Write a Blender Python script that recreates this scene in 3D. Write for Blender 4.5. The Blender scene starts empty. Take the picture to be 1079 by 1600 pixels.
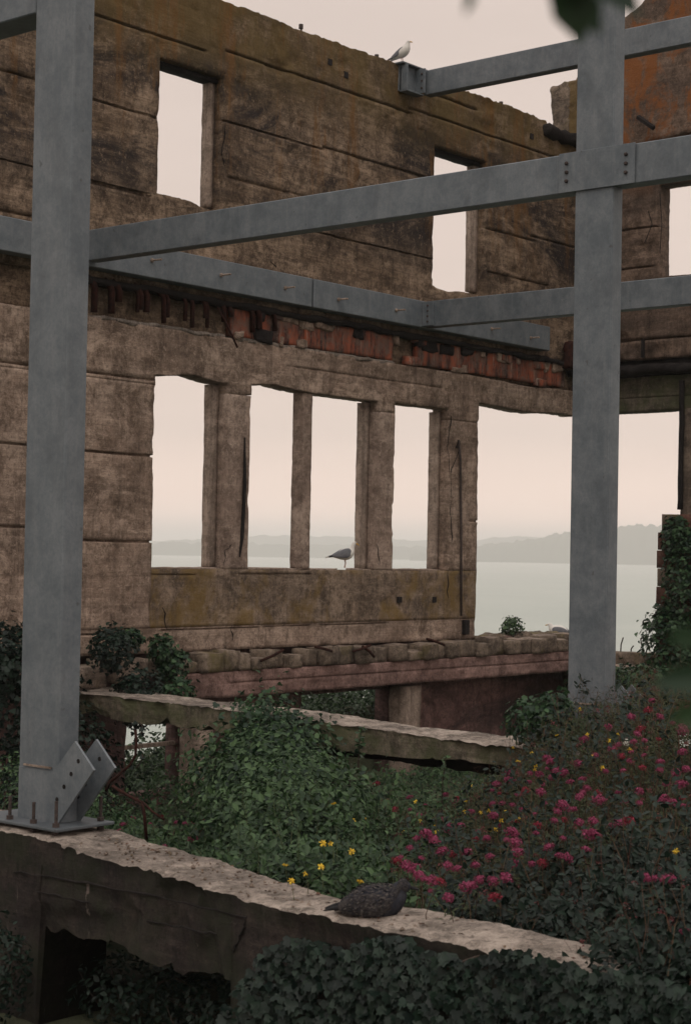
import bpy, math, random
import numpy as np
from mathutils import Vector, Matrix

# ------------------------------------------------------------------ camera, sky, sun, exposure
S = bpy.context.scene
COL = S.collection
R_ = math.radians
FPX = 2685.0
yaw, pitch, roll = R_(40), math.atan(63/2685), R_(1.05)
cy, sy = math.cos(yaw), math.sin(yaw)
Vf = Vector((cy*math.cos(pitch), sy*math.cos(pitch), math.sin(pitch)))
Vr = Vector((sy, -cy, 0)); Vu = Vr.cross(Vf)
CR = Vr*math.cos(roll) + Vu*math.sin(roll)
CU = Vu*math.cos(roll) - Vr*math.sin(roll)
cam = bpy.data.cameras.new('camera'); camo = bpy.data.objects.new('camera', cam); COL.objects.link(camo)
M = Matrix((CR, CU, -Vf)).transposed().to_4x4(); camo.matrix_world = M
cam.sensor_fit = 'VERTICAL'; cam.sensor_height = 36; cam.lens = 36*FPX/1600
cam.clip_start = 0.1; cam.clip_end = 30000
cam.dof.use_dof = True; cam.dof.focus_distance = 19; cam.dof.aperture_fstop = 4.5
S.camera = camo

SUN_EL, SUN_AZ = 52, 215      # azimuth of the direction the light comes from, degrees from +X towards +Y
w = bpy.data.worlds.new('World'); S.world = w; w.use_nodes = True
nt = w.node_tree; nt.nodes.clear()
out = nt.nodes.new('ShaderNodeOutputWorld'); bgd = nt.nodes.new('ShaderNodeBackground')
sky = nt.nodes.new('ShaderNodeTexSky'); sky.sky_type = 'NISHITA'; sky.sun_disc = False
sky.sun_elevation = R_(SUN_EL); sky.sun_rotation = R_(90-SUN_AZ); sky.air_density = 1.5; sky.dust_density = 4
bg1 = nt.nodes.new('ShaderNodeBackground'); bg1.inputs[1].default_value = 0.05
nt.links.new(sky.outputs[0], bg1.inputs[0])
tc = nt.nodes.new('ShaderNodeTexCoord'); sep = nt.nodes.new('ShaderNodeSeparateXYZ')
nt.links.new(tc.outputs['Generated'], sep.inputs[0])
mr = nt.nodes.new('ShaderNodeMapRange'); mr.inputs['From Min'].default_value = -0.05; mr.inputs['From Max'].default_value = 0.95
nt.links.new(sep.outputs['Z'], mr.inputs[0])
rp = nt.nodes.new('ShaderNodeValToRGB'); nt.links.new(mr.outputs[0], rp.inputs[0])
cr = rp.color_ramp
cr.elements[0].position = 0.0; cr.elements[0].color = (.62, .55, .50, 1)
cr.elements[1].position = 1.0; cr.elements[1].color = (1.15, 1.07, 1.02, 1)
for p_, c_ in ((.052, (.66, .56, .51, 1)), (.072, (.98, .74, .63, 1)), (.090, (.90, .70, .60, 1)), (.12, (.76, .62, .545, 1)), (.36, (.66, .55, .49, 1)), (.62, (.98, .87, .81, 1))):
    e = cr.elements.new(p_); e.color = c_
cn = nt.nodes.new('ShaderNodeTexNoise'); cn.inputs['Scale'].default_value = 2.2; cn.inputs['Detail'].default_value = 5
mp = nt.nodes.new('ShaderNodeMapping'); mp.inputs['Scale'].default_value = (1, 1, 5)
nt.links.new(tc.outputs['Generated'], mp.inputs[0]); nt.links.new(mp.outputs[0], cn.inputs[0])
cm = nt.nodes.new('ShaderNodeMapRange'); cm.inputs['From Min'].default_value = .3; cm.inputs['From Max'].default_value = .7
cm.inputs['To Min'].default_value = 1.12; cm.inputs['To Max'].default_value = 1.26
nt.links.new(cn.outputs[0], cm.inputs[0])
bg2 = nt.nodes.new('ShaderNodeBackground'); nt.links.new(rp.outputs[0], bg2.inputs[0]); nt.links.new(cm.outputs[0], bg2.inputs[1])
ad = nt.nodes.new('ShaderNodeAddShader'); nt.nodes.remove(bgd)
mxw = nt.nodes.new('ShaderNodeMixShader'); mxw.inputs[0].default_value = .92
nt.nodes.remove(ad)
nt.links.new(bg1.outputs[0], mxw.inputs[1]); nt.links.new(bg2.outputs[0], mxw.inputs[2]); nt.links.new(mxw.outputs[0], out.inputs[0])

sl = bpy.data.lights.new('sun', 'SUN'); sl.energy = 0.6; sl.angle = R_(25); sl.color = (1, .93, .84)
so = bpy.data.objects.new('sun', sl); COL.objects.link(so)
sd = Vector((math.cos(R_(SUN_EL))*math.cos(R_(SUN_AZ)), math.cos(R_(SUN_EL))*math.sin(R_(SUN_AZ)), math.sin(R_(SUN_EL))))
so.rotation_euler = sd.to_track_quat('Z', 'Y').to_euler()
S.view_settings.view_transform = 'Standard'; S.view_settings.look = 'None'
S.view_settings.exposure = 0; S.view_settings.gamma = 1; S.view_settings.use_curve_mapping = False
S.cycles.max_bounces = 5; S.cycles.diffuse_bounces = 2; S.cycles.glossy_bounces = 2; S.cycles.volume_bounces = 1
S.cycles.transmission_bounces = 2; S.cycles.transparent_max_bounces = 4
rnd = random.Random(7); rng = np.random.default_rng(11)

def ray(x, y):
    return Vf*FPX + CR*(x-539.5) - CU*(y-800)
def onX(x, y, X): d = ray(x, y); k = X/d.x; return Vector((X, d.y*k, d.z*k))
def onY(x, y, Y): d = ray(x, y); k = Y/d.y; return Vector((d.x*k, Y, d.z*k))

# ------------------------------------------------------------------ numpy noise
def _h(i, j, k, s):
    n = (i*374761393 + j*668265263 + k*2147483647 % 1013904223 + s*974711) & 0xFFFFFFFF
    n = ((n ^ (n >> 13))*1274126177) & 0xFFFFFFFF
    n = (n ^ (n >> 16)); n = (n*2246822519) & 0xFFFFFFFF
    return ((n >> 8) & 0xFFFF)/65535.0
def vnoise(x, y, z, s=0):
    x, y, z = np.broadcast_arrays(np.asarray(x, float), np.asarray(y, float), np.asarray(z, float))
    xi, yi, zi = (np.floor(a).astype(np.int64) for a in (x, y, z))
    fx, fy, fz = x-xi, y-yi, z-zi
    fx, fy, fz = (a*a*(3-2*a) for a in (fx, fy, fz))
    r = 0
    for a in (0, 1):
        for b in (0, 1):
            for c in (0, 1):
                r = r + _h(xi+a, yi+b, (zi+c)*7919, s)*(fx if a else 1-fx)*(fy if b else 1-fy)*(fz if c else 1-fz)
    return r
def fbm(x, y, z, s=0, o=4):
    r = 0; a = .5; t = 0
    for i in range(o):
        r = r + a*vnoise(np.asarray(x)*2**i, np.asarray(y)*2**i, np.asarray(z)*2**i, s+i*17); t += a; a *= .5
    return r/t

# ------------------------------------------------------------------ materials
def newmat(name):
    m = bpy.data.materials.new(name); m.use_nodes = True
    n = m.node_tree; b = n.nodes['Principled BSDF']
    return m, n, b
def L(n, a, b): n.links.new(a, b)
def noise(n, vec, scale, detail=6, rough=.6, dist=0, sc=(1, 1, 1)):
    if sc != (1, 1, 1):
        q = n.nodes.new('ShaderNodeMapping'); q.inputs['Scale'].default_value = sc; L(n, vec, q.inputs[0]); vec = q.outputs[0]
    t = n.nodes.new('ShaderNodeTexNoise'); t.inputs['Scale'].default_value = scale; t.inputs['Detail'].default_value = detail
    t.inputs['Roughness'].default_value = rough; t.inputs['Distortion'].default_value = dist
    L(n, vec, t.inputs['Vector']); return t.outputs[0]
def rng_(n, v, a, b, c=0., d=1.):
    q = n.nodes.new('ShaderNodeMapRange'); q.inputs[1].default_value = a; q.inputs[2].default_value = b
    q.inputs[3].default_value = c; q.inputs[4].default_value = d; L(n, v, q.inputs[0]); return q.outputs[0]
def mul(n, a, b, op='MULTIPLY'):
    q = n.nodes.new('ShaderNodeMath'); q.operation = op
    for i, v in enumerate((a, b)):
        if isinstance(v, (int, float)): q.inputs[i].default_value = v
        else: L(n, v, q.inputs[i])
    return q.outputs[0]
def mix(n, f, a, b, bt='MIX'):
    q = n.nodes.new('ShaderNodeMix'); q.data_type = 'RGBA'; q.blend_type = bt
    if isinstance(f, (int, float)): q.inputs[0].default_value = f
    else: L(n, f, q.inputs[0])
    for i, v in ((6, a), (7, b)):
        if isinstance(v, tuple): q.inputs[i].default_value = (*v[:3], 1)
        else: L(n, v, q.inputs[i])
    return q.outputs[2]
def bump(n, b, h, s=.4, d=.02):
    q = n.nodes.new('ShaderNodeBump'); q.inputs['Strength'].default_value = s; q.inputs['Distance'].default_value = d
    L(n, h, q.inputs['Height']); L(n, q.outputs[0], b.inputs['Normal'])
def pos(n):
    return n.nodes.new('ShaderNodeNewGeometry').outputs['Position']
def objc(n):
    return n.nodes.new('ShaderNodeTexCoord').outputs['Object']

def concrete(name, dark, mid, light, soot=.5, lichen=None, lich=(.5, .62), lz=None, streak=.5, boards=.3, chalk=.0, algae=None, sootz=None, P=None, orange=0):
    m, n, b = newmat(name); p = pos(n) if P is None else P(n)
    sp = n.nodes.new('ShaderNodeSeparateXYZ'); L(n, p, sp.inputs[0]); Z = sp.outputs[2]
    big = noise(n, p, .7, 12, .78, .5)
    fine = noise(n, p, 3.2, 12, .85, .3)
    c = mix(n, rng_(n, big, .43, .57), mid, light)
    c = mix(n, rng_(n, fine, .42, .56), dark, c)
    bd = noise(n, p, 1, 8, .8, 0, (.4, .4, 12))                   # board-formed courses
    c = mix(n, mul(n, rng_(n, bd, .48, .55), boards), c, tuple(x*.7 for x in dark))
    lt = noise(n, p, 1, 10, .85, .3, (.9, .9, 3.5))
    c = mix(n, mul(n, rng_(n, lt, .55, .62), .6), c, tuple(min(1, x*1.2) for x in light))
    st = noise(n, p, 1, 9, .85, .15, (4.6, 4.6, .2))             # run-off streaks
    c = mix(n, mul(n, rng_(n, st, .51, .62), streak), c, tuple(x*.38 for x in dark))
    s2 = noise(n, p, 1, 8, .85, .1, (8, 8, .3))
    c = mix(n, mul(n, rng_(n, s2, .58, .66), .4), c, tuple(min(1, x*1.25) for x in light))
    sn = noise(n, p, 1, 9, .74, .8, (.38, .38, .95))
    sf = mul(n, rng_(n, sn, .45, .56), soot)
    if sootz:
        zf = mul(n, rng_(n, Z, sootz[0], sootz[0]+.8), rng_(n, Z, sootz[1]+.6, sootz[1])); sf = mul(n, sf, zf)
    c = mix(n, sf, c, (.018, .016, .017))
    pv = noise(n, p, 15, 8, .8)
    c = mix(n, mul(n, rng_(n, pv, .52, .60), .55), c, tuple(x*.55 for x in dark))
    pw = noise(n, p, 11, 8, .85, 0, (1.3, 1.3, 1))
    c = mix(n, mul(n, rng_(n, pw, .56, .62), .45), c, tuple(min(1, x*1.2) for x in light))
    if lichen:
        ln = noise(n, p, 1.3, 7, .7, .5, (1, 1, .7)); f = rng_(n, ln, *lich)
        if lz:
            zf = mul(n, rng_(n, Z, lz[0], lz[1]), rng_(n, Z, lz[3], lz[2])); f = mul(n, f, zf)
        c = mix(n, mul(n, f, .8), c, lichen)
    if orange:
        on = noise(n, p, 1, 9, .8, .2, (1.6, 1.6, .22)); of = mul(n, mul(n, rng_(n, on, .53, .62), orange), rng_(n, Z, 5.0, 6.2))
        c = mix(n, of, c, (.155, .075, .022))
    if algae:
        an = noise(n, p, 2.3, 6, .7); c = mix(n, mul(n, rng_(n, an, .42, .6), .75), c, algae)
    if chalk:
        ch = noise(n, p, 1, 6, .75, 0, (11, 11, .7)); c = mix(n, mul(n, rng_(n, ch, .655, .70), chalk), c, tuple(min(.45, x*4.2) for x in mid))
    L(n, c, b.inputs['Base Color']); b.inputs['Roughness'].default_value = .92; b.inputs['Specular IOR Level'].default_value = .2
    h = mul(n, fine, mul(n, bd, .35), 'ADD'); h = mul(n, h, mul(n, pv, .5), 'ADD')
    bump(n, b, h, .9, .035)
    return m

K = {}
K['upper'] = concrete('dark_stained_concrete', (.07, .048, .033), (.185, .13, .088), (.34, .25, .178), soot=.92, sootz=(4.7, 7.2), lichen=(.115, .078, .026), lich=(.3, .55), lz=(6.7, 7.7, 9, 10), streak=.45, boards=.4, orange=.7)
K['lower'] = concrete('brown_concrete', (.15, .107, .080), (.32, .232, .18), (.48, .37, .295), soot=.2, streak=.45, boards=.28, chalk=.25)
K['spandrel'] = concrete('ochre_stained_concrete', (.105, .077, .055), (.25, .18, .13), (.38, .29, .22), soot=.25, lichen=(.17, .11, .035), lich=(.46, .6), streak=.5, boards=.22)
K['pier'] = concrete('pale_pier_concrete', (.17, .123, .098), (.32, .238, .192), (.46, .36, .295), soot=.15, streak=.4, boards=.1)
K['right'] = concrete('orange_lichened_concrete', (.09, .062, .045), (.16, .11, .08), (.24, .17, .13), soot=.4, lichen=(.21, .072, .016), lich=(.47, .56), lz=(6.8, 7.8, 11, 12), streak=.5)
K['pink'] = concrete('faded_pink_concrete', (.13, .078, .067), (.25, .155, .135), (.36, .235, .205), soot=.3, streak=.35, boards=.15)
K['pinkd'] = concrete('dull_pink_plaster', (.085, .05, .046), (.17, .10, .09), (.24, .145, .128), soot=.6, streak=.5, boards=.1)
K['ledge'] = concrete('weathered_ledge_concrete', (.13, .10, .08), (.25, .19, .15), (.40, .32, .26), soot=.2, streak=.2, lichen=(.13, .10, .035), lich=(.56, .68))
K['block'] = concrete('rubble_block', (.08, .062, .048), (.17, .13, .10), (.28, .22, .17), soot=.35, streak=.3, lichen=(.12, .10, .04), lich=(.54, .66), boards=.1)
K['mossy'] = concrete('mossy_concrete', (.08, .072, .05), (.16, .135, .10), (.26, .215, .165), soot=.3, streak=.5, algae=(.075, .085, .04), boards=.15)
K['black'] = concrete('shade_darkened_concrete', (.022, .018, .017), (.042, .034, .031), (.075, .058, .05), soot=.5, streak=.6, algae=(.026, .030, .018), boards=.35, chalk=.9)  # viewer-side shade put into this dark colour, along with algae and chalk drips
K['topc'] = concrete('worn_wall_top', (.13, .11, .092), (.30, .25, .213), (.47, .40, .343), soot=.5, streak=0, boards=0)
K['frame'] = concrete('old_frame_concrete', (.20, .155, .125), (.34, .265, .215), (.44, .35, .29), soot=.1, streak=.6, boards=0)
K['nearblack'] = concrete('near_black', (.012, .010, .010), (.02, .017, .016), (.035, .03, .028), soot=.3, streak=.1)  # near-black tone shared by cracks, holes, recesses and dark edges
K['brick'] = concrete('red_block', (.09, .042, .032), (.16, .075, .055), (.22, .12, .09), soot=.3, streak=.3, boards=.1)

def steel(name='galvanised_steel', k=1.0):
    m, n, b = newmat(name); p = objc(n)
    a = noise(n, p, 2.6, 12, .8, .15); c = mix(n, rng_(n, a, .40, .60), (.135*k, .165*k, .19*k), (.245*k, .275*k, .30*k))
    s = noise(n, p, 1, 5, .7, 0, (9, 9, .8)); c = mix(n, mul(n, rng_(n, s, .5, .7), .22), c, (.36*k, .375*k, .385*k))
    wv = noise(n, p, 1, 9, .8, .4, (2.5, 2.5, 1.1)); c = mix(n, mul(n, rng_(n, wv, .5, .62), .35), c, (.10*k, .115*k, .13*k))
    dr = noise(n, p, 1, 4, .6, 0, (26, 26, 1.4)); c = mix(n, mul(n, rng_(n, dr, .72, .77), .4), c, (.5*k, .5*k, .49*k))
    ru = noise(n, p, 1, 6, .7, 0, (14, 14, 2.5)); c = mix(n, mul(n, rng_(n, ru, .69, .76), .6), c, (.14, .085, .06))
    f = noise(n, p, 38, 3, .6); c = mix(n, mul(n, rng_(n, f, .45, .7), .25), c, (.10*k, .125*k, .15*k))
    d = noise(n, p, 3.5, 6, .75, 1); c = mix(n, mul(n, rng_(n, d, .60, .75), .4), c, (.09*k, .10*k, .11*k))
    sp_ = noise(n, p, 9, 2, .5); c = mix(n, mul(n, rng_(n, sp_, .72, .76), .5), c, (.07*k, .07*k, .07*k))
    L(n, c, b.inputs['Base Color']); b.inputs['Metallic'].default_value = .15
    L(n, rng_(n, a, .3, .7, .5, .72), b.inputs['Roughness']); bump(n, b, mul(n, f, d, 'ADD'), .12, .01)
    return m
K['steel'] = steel('galvanised_steel', .66); K['steeld'] = steel('dull_steel', .45)
def simple(name, c1, c2, scale=8, rough=.8, spec=.3, bs=.3, coord=objc):
    m, n, b = newmat(name); p = coord(n); a = noise(n, p, scale, 6, .65)
    L(n, mix(n, rng_(n, a, .35, .65), c1, c2), b.inputs['Base Color'])
    b.inputs['Roughness'].default_value = rough; b.inputs['Specular IOR Level'].default_value = spec
    bump(n, b, a, bs, .02); return m
K['rust'] = simple('rusty_iron', (.018, .009, .008), (.05, .02, .015), 14, .95, .1)
K['rustb'] = simple('dark_bolt', (.03, .025, .024), (.07, .05, .045), 30, .7)
def rustplate():
    m, n, b = newmat('rust_red_plate'); p = pos(n)
    a = noise(n, p, 1, 6, .7, .2, (4.5, 4.5, .9)); c = mix(n, rng_(n, a, .42, .58), (.03, .013, .011), (.27, .07, .032))
    d = noise(n, p, 3, 9, .8); c = mix(n, mul(n, rng_(n, d, .48, .57), .8), c, (.13, .085, .065))
    e_ = noise(n, p, 1, 5, .8, 0, (6, 6, .6)); c = mix(n, mul(n, rng_(n, e_, .57, .63), .7), c, (.34, .24, .19))
    L(n, c, b.inputs['Base Color']); b.inputs['Roughness'].default_value = .9; bump(n, b, a, .5, .02); return m
K['rustp'] = rustplate()
def leafmat(name, c1, c2, c3, rough=.45, tr=.15):
    m, n, b = newmat(name)
    at = n.nodes.new('ShaderNodeAttribute'); at.attribute_name = 'rnd'
    p = pos(n); a = noise(n, p, 1.6, 4, .6)
    rp_ = n.nodes.new('ShaderNodeMath'); rp_.operation = 'POWER'; rp_.inputs[1].default_value = 1.7; L(n, at.outputs['Fac'], rp_.inputs[0]); c = mix(n, rp_.outputs[0], c1, c2); c = mix(n, rng_(n, a, .4, .7), c, mix(n, at.outputs['Fac'], c3, c2))  # power curve puts shadow darks and leaf highlights into the random tone
    L(n, c, b.inputs['Base Color']); b.inputs['Roughness'].default_value = rough; b.inputs['Specular IOR Level'].default_value = .22
    t = n.nodes.new('ShaderNodeBsdfTranslucent'); L(n, c, t.inputs[0])
    x = n.nodes.new('ShaderNodeMixShader'); x.inputs[0].default_value = tr
    o = n.nodes['Material Output']; L(n, b.outputs[0], x.inputs[1]); L(n, t.outputs[0], x.inputs[2]); L(n, x.outputs[0], o.inputs[0])
    return m
K['leaf'] = leafmat('shrub_leaf', (.004, .017, .009), (.072, .130, .052), (.018, .044, .019))
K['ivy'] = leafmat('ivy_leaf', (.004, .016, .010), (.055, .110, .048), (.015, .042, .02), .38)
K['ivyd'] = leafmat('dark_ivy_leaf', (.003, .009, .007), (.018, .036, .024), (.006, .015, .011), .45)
K['herb'] = leafmat('olive_herb_leaf', (.014, .028, .012), (.06, .072, .030), (.038, .036, .018), .6)
K['stem'] = leafmat('dry_reddish_stem', (.05, .028, .02), (.13, .085, .05), (.10, .035, .03), .8, 0)
K['gstem'] = leafmat('green_stem', (.06, .085, .035), (.12, .14, .07), (.08, .06, .035), .8, 0)
K['pinkf'] = leafmat('pink_petal', (.18, .022, .062), (.34, .08, .155), (.14, .014, .04), .8, .2)
K['redf'] = leafmat('crimson_petal', (.17, .012, .026), (.27, .035, .06), (.13, .01, .02), .8, .2)
K['fadf'] = leafmat('faded_petal', (.12, .03, .035), (.2, .08, .08), (.10, .035, .03), .8, .1)
K['yelf'] = leafmat('yellow_petal', (.62, .40, .03), (.8, .6, .08), (.6, .4, .04), .7, .2)
K['whif'] = leafmat('white_petal', (.6, .6, .55), (.75, .75, .7), (.6, .6, .5), .7, .2)
K['wood'] = simple('dark_twig', (.03, .02, .015), (.07, .05, .04), 20, .9)
K['soil'] = simple('dark_soil', (.012, .012, .008), (.03, .028, .018), 3, .95, .1, .8, pos)
def terr():
    m, n, b = newmat('scrub_ground'); p = pos(n); a = noise(n, p, .5, 8, .7); f = noise(n, p, 4, 6, .7)
    c = mix(n, rng_(n, a, .35, .65), (.035, .05, .022), (.09, .095, .045)); c = mix(n, mul(n, rng_(n, f, .4, .7), .6), c, (.02, .03, .015))
    L(n, c, b.inputs['Base Color']); b.inputs['Roughness'].default_value = 1; bump(n, b, f, 1, .2); return m
K['terr'] = terr()
def sea():
    m, n, b = newmat('grey_green_water'); p = pos(n)
    a = noise(n, p, .012, 4, .6, 0, (1, 1, 1)); L(n, mix(n, rng_(n, a, .35, .65), (.22, .285, .255), (.27, .33, .295)), b.inputs['Base Color'])
    b.inputs['Roughness'].default_value = .28; b.inputs['IOR'].default_value = 1.33
    h = noise(n, p, .35, 6, .65, 0, (1, 1, 1)); bump(n, b, h, .8, .6); return m
K['sea'] = sea()
K['hill'] = simple('wooded_hill', (.035, .05, .03), (.07, .085, .05), .004, 1, 0, 0, pos)

# ------------------------------------------------------------------ object helpers
def tag(o, label=None, cat=None, group=None, kind=None):
    if label: o['label'] = label
    if cat: o['category'] = cat
    if group: o['group'] = group
    if kind: o['kind'] = kind
    return o
def empty(name, loc, label, cat, group=None):
    o = bpy.data.objects.new(name, None); COL.objects.link(o); o.location = loc; o.empty_display_size = .2
    return tag(o, label, cat, group)
def link(name, me, mat=None, parent=None, smooth=False):
    if mat is not None and not me.materials: me.materials.append(mat)
    o = bpy.data.objects.new(name, me); COL.objects.link(o)
    if parent is not None:
        o.parent = parent
        wl = Vector(parent.location); q = parent.parent
        while q is not None: wl += Vector(q.location); q = q.parent
        o.location = -wl                                        # meshes are written in world coordinates
    if smooth: me.polygons.foreach_set('use_smooth', [True]*len(me.polygons))
    return o
def rebase(o, c):
    """move the origin of a fresh world-coordinate mesh object to world point c"""
    c = Vector(c); o.data.transform(Matrix.Translation(-c)); o.location = Vector(o.location) + c; return o
def npmesh(name, V, F, attr=None):
    """V (n,3); F list of arrays (m,k) of same-k faces"""
    me = bpy.data.meshes.new(name); V = np.asarray(V, np.float32)
    me.vertices.add(len(V)); me.vertices.foreach_set('co', V.ravel())
    F = [np.asarray(f, np.int32) for f in F if len(f)]
    loops = np.concatenate([f.ravel() for f in F]); cnt = np.concatenate([np.full(len(f), f.shape[1]) for f in F])
    st = np.concatenate([[0], np.cumsum(cnt)[:-1]])
    me.loops.add(len(loops)); me.loops.foreach_set('vertex_index', loops)
    me.polygons.add(len(cnt)); me.polygons.foreach_set('loop_start', st.astype(np.int32)); me.polygons.foreach_set('loop_total', cnt.astype(np.int32))
    me.update(calc_edges=True)
    if attr is not None:
        a = me.attributes.new('rnd', 'FLOAT', 'POINT'); a.data.foreach_set('value', np.asarray(attr, np.float32))
    return me

class MB:
    def __init__(s): s.v = []; s.f = []
    def add(s, vs, fs):
        b = len(s.v); s.v += [tuple(q) for q in vs]; s.f += [tuple(b+i for i in f) for f in fs]; return s
    def box(s, x0, x1, y0, y1, z0, z1, c=.0):
        if c <= 0:
            vs = [(x, y, z) for x in (x0, x1) for y in (y0, y1) for z in (z0, z1)]
            return s.add(vs, [(0, 1, 3, 2), (4, 6, 7, 5), (0, 4, 5, 1), (2, 3, 7, 6), (0, 2, 6, 4), (1, 5, 7, 3)])
        lo = (x0, y0, z0); hi = (x1, y1, z1); vs = []; idx = {}
        for sx in (0, 1):
            for sy_ in (0, 1):
                for sz in (0, 1):
                    for ax in range(3):
                        p = []
                        for a, sg in enumerate((sx, sy_, sz)):
                            v = hi[a] if sg else lo[a]
                            if a != ax: v += -c if sg else c
                            p.append(v)
                        idx[(sx, sy_, sz, ax)] = len(vs); vs.append(p)
        fs = []
        for ax in range(3):
            o1, o2 = [a for a in range(3) if a != ax]
            for sg in (0, 1):
                q = []
                for (a, b) in ((0, 0), (1, 0), (1, 1), (0, 1)):
                    k = [0, 0, 0]; k[ax] = sg; k[o1] = a; k[o2] = b; q.append(idx[(*k, ax)])
                fs.append(q)
            for a in (0, 1):
                for b in (0, 1):
                    k0 = [0, 0, 0]; k1 = [0, 0, 0]; k0[o1] = k1[o1] = a; k0[o2] = k1[o2] = b; k1[ax] = 1
                    fs.append((idx[(*k0, o1)], idx[(*k1, o1)], idx[(*k1, o2)], idx[(*k0, o2)]))
        for sx in (0, 1):
            for sy_ in (0, 1):
                for sz in (0, 1): fs.append(tuple(idx[(sx, sy_, sz, a)] for a in range(3)))
        return s.add(vs, fs)
    def tube(s, pts, r, n=6, cap=True):
        pts = [Vector(p) for p in pts]; m = len(pts); rs = r if isinstance(r, (list, tuple)) else [r]*m
        rings = []; up = None
        for i, p in enumerate(pts):
            t = (pts[min(i+1, m-1)] - pts[max(i-1, 0)]).normalized()
            a = t.orthogonal().normalized() if up is None else (up - t*up.dot(t)).normalized()
            up = a; b = t.cross(a)
            q = rs[i]; qa, qb = q if isinstance(q, tuple) else (q, q)
            rings.append([p + a*math.cos(2*math.pi*k/n)*qa + b*math.sin(2*math.pi*k/n)*qb for k in range(n)])
        vs = [v for rr in rings for v in rr]
        fs = [(i*n+k, i*n+(k+1) % n, (i+1)*n+(k+1) % n, (i+1)*n+k) for i in range(m-1) for k in range(n)]
        if cap: fs += [tuple(range(n))[::-1], tuple((m-1)*n+k for k in range(n))]
        return s.add(vs, fs)
    def prism(s, poly, axis, a, b):
        """poly: 2D points in the two other axes (order x,y,z minus axis)"""
        n = len(poly); vs = []
        for t in (a, b):
            for (p, q) in poly:
                c = [p, q]; c.insert(axis, t); vs.append(c)
        return s.add(vs, [tuple(range(n))[::-1], tuple(range(n, 2*n))] + [(i, (i+1) % n, n+(i+1) % n, n+i) for i in range(n)])
    def mesh(s, name):
        me = bpy.data.meshes.new(name); me.from_pydata(s.v, [], s.f); me.update(); return me
    def build(s, name, mat, parent=None, smooth=False):
        return link(name, s.mesh(name), mat, parent, smooth)

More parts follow.
